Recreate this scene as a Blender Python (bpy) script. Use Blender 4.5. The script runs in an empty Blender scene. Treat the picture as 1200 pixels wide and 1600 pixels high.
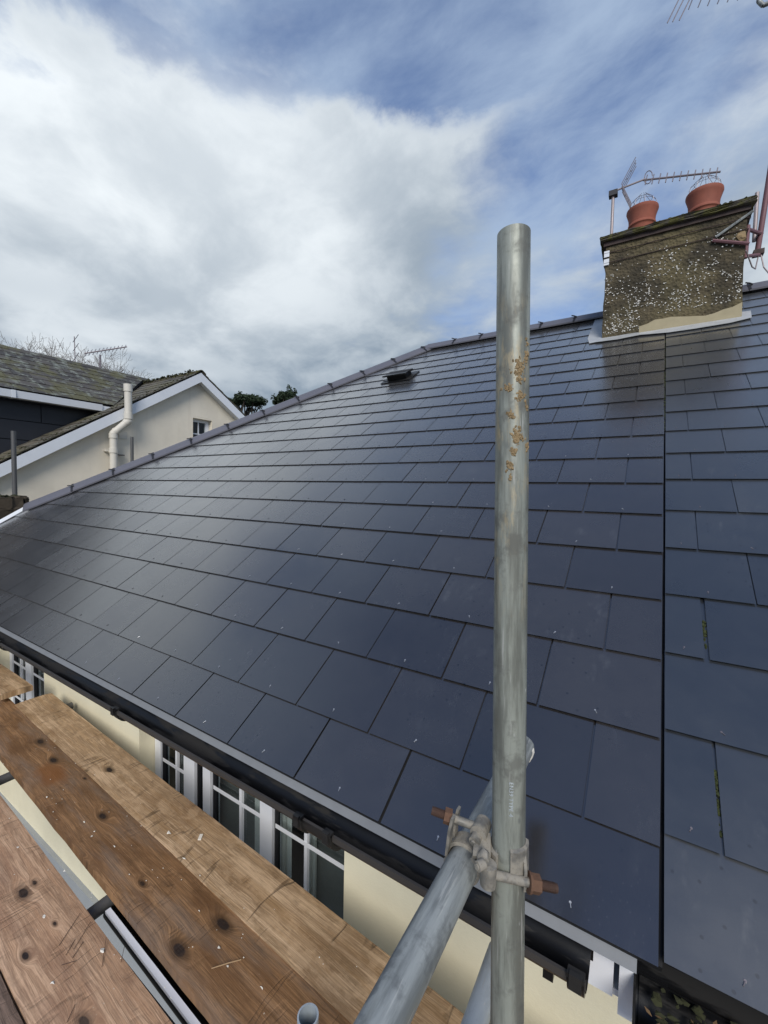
import bpy, bmesh, math, random
from mathutils import Vector, Matrix
random.seed(7)
SC = bpy.context.scene
COL = SC.collection
R = math.radians

# ------------------------------------------------------------------ camera
F_PX, PITCH, ROLL, YAW = 656.87, -.0513, -.0193, -.5612      # solved from the slate grid
cam = bpy.data.cameras.new('camera')
cam.sensor_fit = 'VERTICAL'; cam.sensor_height = 36; cam.lens = 36*F_PX/1600
cam.clip_start = .02; cam.clip_end = 3000
camo = bpy.data.objects.new('camera', cam); COL.objects.link(camo); SC.camera = camo
def _w(v):   # level camera frame -> world (X along the eaves, Y into the house)
    e = Vector((math.cos(YAW), math.sin(YAW), 0)); n = Vector((-math.sin(YAW), math.cos(YAW), 0))
    return Vector((e.dot(v), n.dot(v), v[2]))
def _ray(a, b):
    c, s = math.cos(-ROLL), math.sin(-ROLL); a, b = c*a-s*b, s*a+c*b
    c, s = math.cos(PITCH), math.sin(PITCH)
    return _w(Vector((a, c-s*b, s+c*b)))
fw = _ray(0, 0); rt = (_ray(1, 0)-fw).normalized(); up = (_ray(0, 1)-fw).normalized()
CAM = Vector((.5466, -.8463, .8908))
camo.matrix_world = Matrix(((rt.x, up.x, -fw.x, CAM.x), (rt.y, up.y, -fw.y, CAM.y), (rt.z, up.z, -fw.z, CAM.z), (0, 0, 0, 1)))

# ------------------------------------------------------------------ light
SC.view_settings.view_transform = 'Standard'; SC.view_settings.look = 'None'
SC.view_settings.exposure = 0.95; SC.view_settings.gamma = 1
SUN_DIR = Vector((.40, -.69, .60)).normalized()
sl = bpy.data.lights.new('sun', 'SUN'); sl.energy = 1.5; sl.angle = R(28); sl.color = (1, .95, .88)
so = bpy.data.objects.new('sun', sl); COL.objects.link(so)
so.rotation_euler = (-SUN_DIR).to_track_quat('-Z', 'Y').to_euler(); so.location = SUN_DIR*30

class NT:
    """tiny node-tree helper"""
    def __init__(s, nt): s.t = nt
    def n(s, typ, **kw):
        nd = s.t.nodes.new(typ)
        for k, v in kw.items():
            if k.startswith('i_'):
                key = k[2:]; key = int(key) if key.isdigit() else key.replace('_', ' ')
                s.set(nd.inputs[key], v)
            else: setattr(nd, k, v)
        return nd
    def set(s, sock, v):
        if hasattr(v, 'is_linked') or isinstance(v, bpy.types.NodeSocket): s.t.links.new(v, sock)
        elif isinstance(v, bpy.types.Node): s.t.links.new(v.outputs[0], sock)
        else:
            if hasattr(sock.default_value, '__len__') and len(sock.default_value) == 4 and len(v) == 3: v = (*v, 1)
            sock.default_value = v
    def math(s, op, a, b=0, c=0, clamp=False):
        nd = s.t.nodes.new('ShaderNodeMath'); nd.operation = op; nd.use_clamp = clamp
        for i, v in enumerate((a, b, c)): s.set(nd.inputs[i], v)
        return nd.outputs[0]
    def vmath(s, op, a, b=(0, 0, 0), out=0):
        nd = s.t.nodes.new('ShaderNodeVectorMath'); nd.operation = op
        s.set(nd.inputs[0], a); s.set(nd.inputs[1], b)
        return nd.outputs[out]
    def mix(s, f, a, b, mode='MIX'):
        nd = s.t.nodes.new('ShaderNodeMix'); nd.data_type = 'RGBA'; nd.blend_type = mode
        s.set(nd.inputs[0], f); s.set(nd.inputs[6], a); s.set(nd.inputs[7], b)
        return nd.outputs[2]
    def ramp(s, f, lo, hi, a=0.0, b=1.0, smooth=True):
        nd = s.t.nodes.new('ShaderNodeMapRange'); nd.interpolation_type = 'SMOOTHSTEP' if smooth else 'LINEAR'
        for i, v in enumerate((f, lo, hi, a, b)): s.set(nd.inputs[i], v)
        return nd.outputs[0]
    def noise(s, vec, scale, detail=4, rough=.55, dist=0, out=0):
        nd = s.n('ShaderNodeTexNoise', i_Vector=vec, i_Scale=scale, i_Detail=detail, i_Roughness=rough, i_Distortion=dist)
        return nd.outputs[out]
    def voro(s, vec, scale, feature='F1', out=0, rnd=1.0, dim='3D'):
        nd = s.n('ShaderNodeTexVoronoi', i_Vector=vec, i_Scale=scale, i_Randomness=rnd); nd.feature = feature; nd.voronoi_dimensions = dim
        return nd.outputs[out]
    def mapping(s, vec, scale=(1, 1, 1), loc=(0, 0, 0), rot=(0, 0, 0)):
        nd = s.n('ShaderNodeMapping', i_Vector=vec, i_Scale=scale, i_Location=loc, i_Rotation=rot)
        return nd.outputs[0]

# ------------------------------------------------------------------ sky
W = bpy.data.worlds.new('World'); SC.world = W; W.use_nodes = True
nt = W.node_tree; nt.nodes.clear(); k = NT(nt)
sky = k.n('ShaderNodeTexSky'); sky.sky_type = 'NISHITA'; sky.sun_disc = False
sky.sun_elevation = math.asin(SUN_DIR.z); sky.sun_rotation = math.atan2(SUN_DIR.x, SUN_DIR.y)
sky.air_density = 1.0; sky.dust_density = .6; sky.ozone_density = 2.0
d = k.n('ShaderNodeTexCoord').outputs['Generated']
sep = k.n('ShaderNodeSeparateXYZ', i_Vector=d)
zc = k.math('MAXIMUM', k.math('ADD', sep.outputs[2], .30), .12)
p = k.n('ShaderNodeCombineXYZ', i_X=k.math('DIVIDE', sep.outputs[0], zc), i_Y=k.math('DIVIDE', sep.outputs[1], zc), i_Z=0.0).outputs[0]
def blob(v, r0, r1):
    v = Vector(v).normalized()
    dt = k.vmath('DOT_PRODUCT', d, tuple(v), out=1)
    return k.ramp(dt, math.cos(R(r1)), math.cos(R(r0)))
def warped(amount, scale):
    nd = k.n('ShaderNodeVectorMath', i_0=k.vmath('SUBTRACT', k.noise(p, scale, 2, .5, 0, 1), (.5, .5, .5))); nd.operation = 'SCALE'; nd.inputs[3].default_value = amount
    return k.vmath('ADD', p, nd.outputs[0])
w1 = warped(.22, 2.2)
big = k.noise(w1, 1.25, 3, .5)
fine = k.noise(k.mapping(w1, (1, 1, 1), (3.3, 1.2, 0)), 3.0, 8, .58)
wisp = k.noise(k.mapping(warped(.35, 1.6), (1, 1.7, 1), (7, 2, 0), (0, 0, R(50))), 2.2, 9, .60)
hA = blob((-.76, .42, .46), 16, 48)
hD = blob((-.17, .78, .62), 3, 24); hE = blob((.26, .92, .26), 3, 17)
dens = k.math('ADD', k.math('MULTIPLY', big, .50), k.math('MULTIPLY', fine, .50))
cov = k.math('MULTIPLY_ADD', hA, .24, dens)
zj = k.math('MULTIPLY_ADD', k.math('SUBTRACT', fine, .5), .34, k.vmath('DOT_PRODUCT', d, (-.15, 0, 1), out=1))
cov = k.math('ADD', cov, k.ramp(zj, .675, .765, 0, -.32))
cov = k.math('MULTIPLY_ADD', hD, -.045, cov); cov = k.math('MULTIPLY_ADD', hE, .18, cov)
cov = k.math('ADD', cov, k.ramp(sep.outputs[2], .02, .36, .10, 0.0))
c1 = k.ramp(cov, .44, .63)
c2 = k.math('MULTIPLY', k.ramp(wisp, .26, .70, .12, .88), k.ramp(sep.outputs[2], .74, .88, 1.0, .30))
hW = blob((-.80, .30, .56), 6, 36)
br = k.math('ADD', k.math('MULTIPLY', k.ramp(fine, .34, .66), .36), k.math('MULTIPLY', hW, .50))
br = k.math('MULTIPLY_ADD', hE, .50, br)
br = k.math('ADD', br, k.ramp(big, .36, .64, .22, -.10))
br = k.math('ADD', br, k.ramp(sep.outputs[2], .24, .62, -.26, .20))
cc = k.mix(k.math('MULTIPLY', br, 1.0, clamp=True), (.150, .188, .232), (.485, .515, .535))
cc = k.mix(1.0, cc, (10, 10, 10), 'MULTIPLY')
skyc = k.mix(1.0, sky.outputs[0], (.44, .55, .74), 'MULTIPLY')
col = k.mix(c1, k.mix(c2, skyc, (2.2, 2.8, 3.7)), cc)
bg = k.n('ShaderNodeBackground', i_Color=col, i_Strength=.1)
nt.links.new(bg.outputs[0], k.n('ShaderNodeOutputWorld').inputs[0])

# ------------------------------------------------------------------ materials
def material(name, build, **kw):
    m = bpy.data.materials.new(name); m.use_nodes = True
    t = m.node_tree; t.nodes.clear(); q = NT(t)
    b = q.n('ShaderNodeBsdfPrincipled'); o = q.n('ShaderNodeOutputMaterial')
    t.links.new(b.outputs[0], o.inputs[0])
    for kk, v in kw.items(): q.set(b.inputs[kk.replace('_', ' ')], v)
    q.b = b; q.pos = q.n('ShaderNodeNewGeometry').outputs['Position']
    q.tc = q.n('ShaderNodeTexCoord'); q.obj = q.tc.outputs['Object']
    if build: build(q)
    return m
def bump(q, h, strength=.3, dist=.002):
    bp = q.n('ShaderNodeBump', i_Height=h, i_Strength=strength, i_Distance=dist)
    q.set(q.b.inputs['Normal'], bp.outputs[0])
def plain(name, c, rough=.6, metal=0, var=.25, scale=30, bmp=.1):
    def f(q):
        n = q.noise(q.pos, scale, 5, .6); n2 = q.noise(q.pos, scale*.13, 3)
        s = q.math('MULTIPLY_ADD', q.math('ADD', q.math('MULTIPLY', n, .6), q.math('MULTIPLY', n2, .4)), 2*var, 1-var)
        q.set(q.b.inputs['Base Color'], q.mix(1.0, (*c, 1), q.n('ShaderNodeCombineColor', i_0=s, i_1=s, i_2=s).outputs[0], 'MULTIPLY'))
        q.set(q.b.inputs['Roughness'], q.ramp(n2, .3, .7, max(.02, rough-.08), min(1, rough+.08)))
        q.b.inputs['Metallic'].default_value = metal
        if bmp: bump(q, n, bmp, .002)
    return material(name, f)
M = {}
def slate_mat(c0, c1, r0=.30, r1=.46, old=0):
    def f(q):
        rnd = q.n('ShaderNodeObjectInfo').outputs['Random']
        n = q.noise(q.pos, 9, 5, .6); n2 = q.noise(q.pos, 2.1, 4, .6); g = q.noise(q.pos, 420, 2, .5)
        base = q.mix(q.math('MULTIPLY_ADD', n, .45, q.math('MULTIPLY', rnd, .55), clamp=True), tuple(v*.72 for v in c0), tuple(v*1.18 for v in c1))
        # dried specks and smears
        flat = q.mapping(q.pos, (1, 1, 1), (0, 0, 0), (-.5791, 0, 0))
        dkc = q.n('ShaderNodeSeparateColor', i_Color=q.voro(flat, 24, out=1, dim='2D')).outputs[0]
        sp = q.ramp(q.voro(flat, 24, dim='2D'), .095, .06); keep = q.math('MULTIPLY', q.ramp(q.noise(q.pos, 2.3, 2), .46, .60), q.math('GREATER_THAN', dkc, .68))
        base = q.mix(q.math('MULTIPLY', q.math('MULTIPLY', sp, keep), .85), base, (.003, .0035, .005))
        sl_ = q.math('MULTIPLY', q.ramp(q.voro(flat, 41, dim='2D'), .06, .035), q.ramp(q.noise(q.pos, 3.1, 2), .54, .66))
        base = q.mix(q.math('MULTIPLY', sl_, .15), base, (.22, .23, .25))
        sm = q.math('MULTIPLY', q.ramp(q.noise(q.mapping(q.pos, (7, 3, 3)), 3.0, 7, .72), .54, .76), q.ramp(n2, .44, .62))
        base = q.mix(q.math('MULTIPLY', sm, .09), base, (.20, .22, .24))
        if not old: q.set(q.b.inputs['Coat Weight'], q.math('MULTIPLY_ADD', q.math('MULTIPLY', sp, keep), -.7, .85))
        rough = q.ramp(q.math('ADD', q.math('MULTIPLY', n, .5), q.math('MULTIPLY', n2, .5)), .3, .7, r0, r1)
        rough = q.math('ADD', rough, q.math('MULTIPLY', q.math('SUBTRACT', rnd, .5), .10))
        rough = q.math('MULTIPLY_ADD', sm, .12, rough)
        if old:
            mo = q.ramp(q.noise(q.pos, 2.6, 6, .62), .46, .60)
            li = q.ramp(q.noise(q.pos, 7.0, 6, .7), .50, .62)
            base = q.mix(q.math('MULTIPLY', li, .75*old), base, (.23, .25, .21))
            base = q.mix(q.math('MULTIPLY', mo, .75*old), base, (.10, .095, .035))
            rough = q.math('ADD', rough, .25)
        q.set(q.b.inputs['Base Color'], base); q.set(q.b.inputs['Roughness'], rough)
        q.b.inputs['IOR'].default_value = 1.55 if old else 2.0
        if not old: q.b.inputs['Sheen Weight'].default_value = .22; q.b.inputs['Sheen Roughness'].default_value = .4; q.b.inputs['Coat Roughness'].default_value = .20
        bump(q, q.math('ADD', q.math('MULTIPLY', g, .12), q.math('MULTIPLY', n, .6)), .10, .0016)
    return f
M['slate'] = material('fibre_cement_slate', slate_mat((.0165, .0145, .0140), (.0235, .0210, .0200), .19, .29))
M['slate2'] = material('fibre_cement_slate_aged', slate_mat((.013, .0150, .0180), (.019, .0220, .0255), .28, .40))
M['slate_old'] = material('old_natural_slate', slate_mat((.040, .037, .034), (.085, .078, .070), .45, .62, 1.0))
M['slate_old2'] = material('old_mossy_slate', slate_mat((.06, .05, .038), (.11, .095, .07), .5, .65, .6))
M['deck'] = plain('roofing_felt', (.008, .008, .009), .8)
M['ridge'] = plain('grey_ridge_tile', (.115, .115, .135), .55, 0, .18, 60)
M['clip'] = plain('dark_clip_metal', (.02, .02, .024), .5)
def gutter_mat(q):
    n = q.noise(q.mapping(q.pos, (3, 14, 14)), 1.0, 6, .65); d_ = q.ramp(n, .47, .55)
    q.set(q.b.inputs['Base Color'], q.mix(d_, (.0065, .0067, .0075), (.020, .019, .018))); q.set(q.b.inputs['Roughness'], q.ramp(d_, 0, 1, .30, .65)); q.b.inputs['Specular IOR Level'].default_value = .3
    bump(q, q.noise(q.pos, 70, 3), .05, .002)
M['black_plastic'] = material('black_gutter_plastic', gutter_mat)
M['lip'] = plain('dusty_gutter_lip', (.045, .040, .036), .6, 0, .3, 20, .1)
M['tray'] = plain('grey_eaves_tray', (.19, .20, .215), .5, 0, .22, 25)
M['white_upvc'] = plain('white_upvc', (.74, .76, .80), .35, 0, .06, 14, .02)
M['white_paint'] = plain('white_painted_board', (.70, .73, .77), .5, 0, .08, 9, .05)
M['dark'] = plain('dark_room', (.05, .05, .05), .9)
M['curtain'] = plain('pale_curtain', (.62, .62, .60), .9)
def render_wall(c, stain):
    def f(q):
        n = q.noise(q.pos, 1.4, 5, .6); g = q.noise(q.pos, 90, 4, .7); m2 = q.noise(q.mapping(q.pos, (6, 6, .8)), 1.0, 5, .62)
        base = q.mix(q.ramp(n, .35, .7), c, tuple(v*.86 for v in c))
        base = q.mix(q.math('MULTIPLY', q.ramp(m2, .55, .78), .35), base, stain)
        q.set(q.b.inputs['Base Color'], base); q.b.inputs['Roughness'].default_value = .85
        bump(q, g, .35, .003)
    return f
M['cream'] = material('cream_masonry_paint', render_wall((.83, .765, .56), (.56, .50, .36)))
M['cream2'] = material('magnolia_render', render_wall((.78, .715, .59), (.58, .50, .40)))
M['plinth'] = plain('grey_plinth_paint', (.33, .35, .36), .8, 0, .15, 10)
def galv(c0, c1, dark, sand, streak=(30, 30, 3), rough=(.40, .62), metal=.35):
    def f(q):
        v = q.mapping(q.obj, streak); n = q.noise(v, 1.2, 7, .65); n2 = q.noise(q.obj, 26, 5, .62); n3 = q.noise(q.obj, 5, 3)
        base = q.mix(q.ramp(n, .38, .62), c0, c1)
        base = q.mix(q.math('MULTIPLY', q.ramp(n2, .50, .66), .65), base, dark)
        sc = q.ramp(q.noise(q.mapping(q.obj, (160, 160, 9)), 1, 4, .6), .62, .70)
        base = q.mix(q.math('MULTIPLY', sc, .5), base, (.50, .50, .47))
        fl = q.math('MULTIPLY', q.ramp(q.voro(q.mapping(q.obj, (1, 1, .45)), 75), .16, .06), q.ramp(q.noise(q.obj, 11, 2), .55, .65))
        base = q.mix(q.math('MULTIPLY', fl, .7), base, (.62, .62, .60))
        dk = q.math('MULTIPLY', q.ramp(q.voro(q.mapping(q.obj, (1, 1, .5), (.3, .1, 0)), 48), .20, .10), q.ramp(q.noise(q.obj, 8, 2), .56, .64))
        base = q.mix(q.math('MULTIPLY', dk, .6), base, (.07, .075, .08))
        if sand is not None:
            z = q.n('ShaderNodeSeparateXYZ', i_Vector=q.pos).outputs[2]
            band = q.math('MULTIPLY', q.ramp(z, .62, .95), q.ramp(z, 1.22, 1.08))
            sn = q.ramp(q.noise(q.mapping(q.obj, (60, 60, 16)), 1, 6, .7), .50, .66)
            base = q.mix(q.math('MULTIPLY', q.math('MULTIPLY', band, sn), .6), base, sand)
        q.set(q.b.inputs['Base Color'], base); q.b.inputs['Metallic'].default_value = metal
        q.set(q.b.inputs['Roughness'], q.ramp(n2, .3, .7, *rough))
        bump(q, q.math('ADD', n2, q.math('MULTIPLY', n, .4)), .16, .002)
    return f
M['galv'] = material('weathered_galvanised_tube', galv((.15, .156, .135), (.295, .312, .272), (.115, .115, .102), (.42, .34, .20), (40, 40, 4), (.45, .65), .25))
M['galv2'] = material('bluish_galvanised_tube', galv((.17, .182, .178), (.33, .35, .34), (.11, .118, .12), None, (30, 30, 4), (.40, .6), .2))
M['galv3'] = material('pale_galvanised_tube', galv((.42, .47, .50), (.52, .57, .60), (.36, .40, .43), None, (30, 30, 4), (.40, .55), .3))
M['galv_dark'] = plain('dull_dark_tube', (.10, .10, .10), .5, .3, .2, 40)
def coupler_mat(q):
    n = q.noise(q.pos, 48, 4, .55); n2 = q.noise(q.pos, 260, 4, .6)
    base = q.mix(q.ramp(n, .34, .62), (.15, .145, .13), (.29, .265, .22))
    base = q.mix(q.math('MULTIPLY', q.ramp(n2, .52, .68), .35), base, (.11, .085, .06))
    q.set(q.b.inputs['Base Color'], base); q.set(q.b.inputs['Roughness'], q.ramp(n, .4, .6, .5, .9)); q.b.inputs['Metallic'].default_value = .15
    bump(q, q.math('ADD', n, q.math('MULTIPLY', n2, .5)), .35, .0015)
M['coupler'] = material('mortar_splashed_steel', coupler_mat)
M['rust'] = plain('rusty_bolt', (.060, .032, .022), .8, .1, .5, 260, .6)
M['rust2'] = plain('orange_rust_nut', (.115, .060, .035), .8, 0, .5, 240, .6)
M['brown_iron'] = plain('dark_rusty_iron', (.05, .032, .028), .7, .2, .4, 200, .5)
M['mortar'] = plain('dried_sandy_mortar', (.27, .195, .105), .95, 0, .5, 260, .9)
M['cement'] = plain('pale_cement_patch', (.36, .31, .20), .9, 0, .28, 14, .4)
M['lead'] = plain('grey_lead_flashing', (.42, .43, .43), .45, .15, .45, 16, .35)
M['terracotta'] = plain('terracotta_pot', (.26, .08, .05), .8, 0, .45, 18, .25)
M['wire'] = plain('galvanised_wire', (.45, .46, .48), .4, .6, .1)
M['aerial'] = plain('grey_aerial_rod', (.22, .19, .20), .4, .5, .15)
M['mast'] = plain('weathered_mast', (.36, .31, .31), .5, .3, .2)
M['pinkiron'] = plain('red_oxide_bracket', (.16, .075, .085), .65, .1, .3, 60)
M['clad'] = plain('black_cladding_panel', (.016, .018, .024), .45, 0, .2, 8, .05)
M['pipe'] = plain('cream_soil_pipe', (.60, .57, .50), .5, 0, .18, 8, .05)
M['moss'] = plain('moss', (.042, .052, .014), .95, 0, .6, 160, .9)
M['moss_dark'] = plain('dark_moss', (.028, .030, .010), .95, 0, .6, 120, .9)
M['leaf'] = plain('dead_leaf', (.20, .12, .055), .8, 0, .4, 60, .2)
M['stone'] = plain('dark_wall_stone', (.055, .042, .028), .95, 0, .6, 35, .8)
M['grass'] = plain('worn_paving_and_soil', (.13, .125, .11), .95, 0, .4, 3, .3)
M['pine'] = plain('pine_needles', (.022, .040, .018), .8, 0, .5, 2.5, 0)
M['bark'] = plain('bark', (.045, .036, .028), .9, 0, .4, 8, .3)
M['twig'] = plain('bare_twig', (.14, .11, .09), .9, 0, .3, 8, 0)
M['chip'] = plain('white_plaster_chip', (.72, .68, .60), .9, 0, .15, 80, .3)
M['straw'] = plain('dry_stalk', (.36, .24, .13), .8, 0, .3, 80, .1)
def stone_render(q):
    n = q.noise(q.pos, 5, 6, .65); n2 = q.noise(q.pos, 40, 5, .7); n3 = q.noise(q.pos, 1.8, 4, .6)
    base = q.mix(q.ramp(n, .36, .66), (.042, .035, .022), (.115, .092, .052))
    base = q.mix(q.math('MULTIPLY', q.ramp(n2, .50, .70), .6), base, (.030, .024, .016))
    base = q.mix(q.math('MULTIPLY', q.ramp(n3, .50, .66), .5), base, (.15, .125, .06))
    q.set(q.b.inputs['Base Color'], base); q.b.inputs['Roughness'].default_value = .95
    bump(q, q.math('ADD', n2, q.voro(q.pos, 45)), .9, .012)
M['pebbledash'] = material('lichened_pebbledash', stone_render)
M['capstone'] = material('mossy_cap_slate', lambda q: (q.set(q.b.inputs['Base Color'], q.mix(q.ramp(q.noise(q.pos, 12, 5, .65), .42, .58), (.10, .095, .03), (.07, .062, .05))), bump(q, q.noise(q.pos, 60, 5, .7), .8, .01)), Roughness=.95)
M['pebble'] = plain('white_pebble', (.72, .70, .64), .8, 0, .2, 90, 0)
def glass(q):
    t = q.t; o = [x for x in t.nodes if x.bl_idname == 'ShaderNodeOutputMaterial'][0]
    g = q.n('ShaderNodeBsdfGlossy', i_Color=(1, 1, 1), i_Roughness=.02); tr = q.n('ShaderNodeBsdfTransparent', i_Color=(.82, .86, .86))
    fr = q.n('ShaderNodeFresnel', i_IOR=1.5); bf = q.n('ShaderNodeNewGeometry').outputs['Backfacing']; mx = q.n('ShaderNodeMixShader', i_0=q.math('MULTIPLY', fr.outputs[0], q.math('SUBTRACT', 1.0, bf)))
    t.links.new(tr.outputs[0], mx.inputs[1]); t.links.new(g.outputs[0], mx.inputs[2]); t.links.new(mx.outputs[0], o.inputs[0])
M['glass'] = material('window_glass', glass)
def wood(c_lo, c_hi, stain, seed, knots=1.0, dents=0.0, grey=0.0, orange=None):
    def f(q):
        v = q.mapping(q.obj, (1, 1, 1), (seed*3.1, seed*1.7, 0))
        kv = q.mapping(v, (3.4, 7.5, 0)); kd = q.voro(kv, 1.0, dim='2D')
        krand = q.n('ShaderNodeSeparateColor', i_Color=q.voro(kv, 1.0, out=1, dim='2D')).outputs[0]
        on = q.math('GREATER_THAN', krand, 1-.42*knots)
        kd = q.math('DIVIDE', kd, q.math('MULTIPLY_ADD', q.n('ShaderNodeSeparateColor', i_Color=q.voro(kv, 1.0, out=1, dim='2D')).outputs[1], .95, .35))
        kd = q.math('MULTIPLY_ADD', q.noise(v, 22, 3), .05, q.math('SUBTRACT', kd, .025))
        pull = q.math('MULTIPLY', q.ramp(kd, .34, .02, 0, 1), on)
        wob = q.noise(q.mapping(v, (1.4, 5, 1)), 1.0, 3)
        sx = q.n('ShaderNodeSeparateXYZ', i_Vector=v)
        yy = q.math('ADD', q.math('MULTIPLY_ADD', wob, .045, sx.outputs[1]), q.math('MULTIPLY', pull, .035))
        gv = q.n('ShaderNodeCombineXYZ', i_X=q.math('MULTIPLY', sx.outputs[0], 1.3), i_Y=q.math('MULTIPLY', yy, 34), i_Z=0.0).outputs[0]
        gr = q.noise(gv, 1.0, 6, .62)
        gf = q.noise(q.n('ShaderNodeCombineXYZ', i_X=q.math('MULTIPLY', sx.outputs[0], 9), i_Y=q.math('MULTIPLY', yy, 260), i_Z=0.0).outputs[0], 1.0, 4, .6)
        base = q.mix(q.ramp(gr, .30, .70), c_lo, c_hi)
        base = q.mix(q.math('MULTIPLY', q.ramp(gf, .47, .64), .50), base, tuple(x*.45 for x in c_lo))
        base = q.mix(q.math('MULTIPLY', q.ramp(gf, .46, .36), .30), base, tuple(min(1, x*1.3) for x in c_hi))
        ring = q.math('MULTIPLY', q.ramp(gr, .47, .50), q.ramp(gr, .56, .52))
        base = q.mix(q.math('MULTIPLY', ring, .45), base, tuple(x*.5 for x in c_lo))
        st = q.ramp(q.noise(q.mapping(v, (2.2, 6, 1)), 1.3, 6, .66), .46, .66)
        base = q.mix(q.math('MULTIPLY', st, .65), base, stain)
        st2 = q.ramp(q.noise(q.mapping(v, (5, 9, 1), (4, 9, 0)), 1.4, 6, .7), .54, .70)
        base = q.mix(q.math('MULTIPLY', st2, .40), base, tuple(x*.35 for x in c_lo))
        if grey: base = q.mix(q.math('MULTIPLY', q.ramp(q.noise(q.mapping(v, (1.2, 7, 1), (2, 5, 0)), 1.5, 5, .6), .45, .65), grey), base, (.20, .17, .145))
        if orange is not None:
            dd = q.vmath('LENGTH', q.mapping(q.obj, (1/.16, 1/.075, 0), (-orange[0]/.16, -orange[1]/.075, 0)), out=1)
            dd = q.math('ADD', dd, q.math('MULTIPLY', q.noise(q.obj, 14, 4, .6), .9))
            base = q.mix(q.ramp(dd, 1.55, .85, 0, .8), base, (.20, .075, .018))
        base = q.mix(q.math('MULTIPLY', q.ramp(kd, .20, .10), q.math('MULTIPLY', on, .75)), base, tuple(x*.30 for x in c_lo))
        base = q.mix(q.math('MULTIPLY', q.ramp(kd, .10, .065), on), base, (.022, .012, .008))
        h = q.math('ADD', q.math('MULTIPLY', gf, .6), gr)
        if dents:
            dv = q.mapping(v, (7.5, 1.6, 1), (0, 0, 0), (0, 0, R(18))); dn = q.noise(dv, 1.0, 3, .6, .4)
            cut = q.math('MULTIPLY', q.math('MULTIPLY', q.ramp(dn, .475, .497), q.ramp(dn, .519, .497)), q.ramp(q.noise(v, 5, 3), .47, .60))
            base = q.mix(q.math('MULTIPLY', cut, .75*dents), base, tuple(x*.30 for x in c_lo))
            h = q.math('SUBTRACT', h, q.math('MULTIPLY', cut, 1.2))
            pat = q.ramp(q.noise(q.mapping(v, (9, 14, 1), (5, 2, 0)), 1.0, 5, .65), .50, .60)
            base = q.mix(q.math('MULTIPLY', pat, .25*dents), base, tuple(min(1, x*1.25) for x in c_hi))
        fl = q.math('MULTIPLY', q.ramp(q.voro(v, 38), .10, .05), q.ramp(q.noise(v, 6, 2), .58, .66))
        base = q.mix(q.math('MULTIPLY', fl, .8), base, (.62, .52, .40))
        q.set(q.b.inputs['Base Color'], base); q.set(q.b.inputs['Roughness'], q.ramp(st, 0, 1, .62, .45))
        bump(q, h, .55, .004)
    return f
M['wood_tan'] = material('tan_scaffold_board', wood((.340, .212, .105), (.565, .40, .25), (.220, .130, .064), 1, .22, 1.0))
M['wood_brown'] = material('brown_scaffold_board', wood((.200, .102, .042), (.345, .192, .090), (.118, .056, .024), 2.3, 1.0, .15, .35, (1.42, -.12)))
M['wood_pink'] = material('pinkish_scaffold_board', wood((.455, .262, .148), (.635, .415, .262), (.275, .150, .088), 3.9, .95, .25, .12))
M['wood_grey'] = material('grey_brown_scaffold_board', wood((.15, .10, .07), (.25, .17, .125), (.10, .07, .055), 5.2, .4, .2, .6))

# ------------------------------------------------------------------ mesh helpers
def link(o, parent=None):
    COL.objects.link(o)
    if parent is not None: o.parent = parent
    return o
def mesh_obj(name, verts, faces, m, parent=None, smooth=False):
    me = bpy.data.meshes.new(name); me.from_pydata([tuple(v) for v in verts], [], faces); me.update()
    if smooth:
        for pl in me.polygons: pl.use_smooth = True
    me.materials.append(M[m] if isinstance(m, str) else m)
    return link(bpy.data.objects.new(name, me), parent)
def bm_obj(name, bm, m, parent=None, smooth=False, angle=None):
    bmesh.ops.recalc_face_normals(bm, faces=bm.faces[:])
    me = bpy.data.meshes.new(name); bm.to_mesh(me); bm.free()
    for pl in me.polygons: pl.use_smooth = smooth
    if smooth and angle: me.set_sharp_from_angle(angle=R(angle))
    me.materials.append(M[m] if isinstance(m, str) else m)
    return link(bpy.data.objects.new(name, me), parent)
def empty(name, loc, label, cat, group=None):
    o = bpy.data.objects.new(name, None); o.location = loc; o.empty_display_size = .1; link(o)
    tag(o, label, cat, group); return o
def tag(o, label, cat, group=None, kind=None):
    if label: o['label'] = label
    if cat: o['category'] = cat
    if group: o['group'] = group
    if kind: o['kind'] = kind
    return o
def rel(o, parent):   # keep world coordinates of a mesh under a moved parent
    o.parent = parent; o.matrix_parent_inverse = Matrix.Translation(parent.location).inverted(); return o
def box(bm, x0, x1, y0, y1, z0, z1, bev=0):
    vs = [bm.verts.new(v) for v in ((x0, y0, z0), (x1, y0, z0), (x1, y1, z0), (x0, y1, z0), (x0, y0, z1), (x1, y0, z1), (x1, y1, z1), (x0, y1, z1))]
    fs = [bm.faces.new([vs[i] for i in f]) for f in ((3, 2, 1, 0), (4, 5, 6, 7), (0, 1, 5, 4), (1, 2, 6, 5), (2, 3, 7, 6), (3, 0, 4, 7))]
    if bev:
        es = list({e for f in fs for e in f.edges}); bmesh.ops.bevel(bm, geom=es, offset=bev, segments=2, affect='EDGES', profile=.6)
def boxes(*bs):
    bm = bmesh.new()
    for b in bs: box(bm, *b)
    return bm
def frame_for(dv):
    dv = Vector(dv).normalized(); a = Vector((0, 0, 1)) if abs(dv.z) < .9 else Vector((0, 1, 0))
    u = dv.cross(a).normalized(); v = u.cross(dv).normalized(); return u, v, dv
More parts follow.
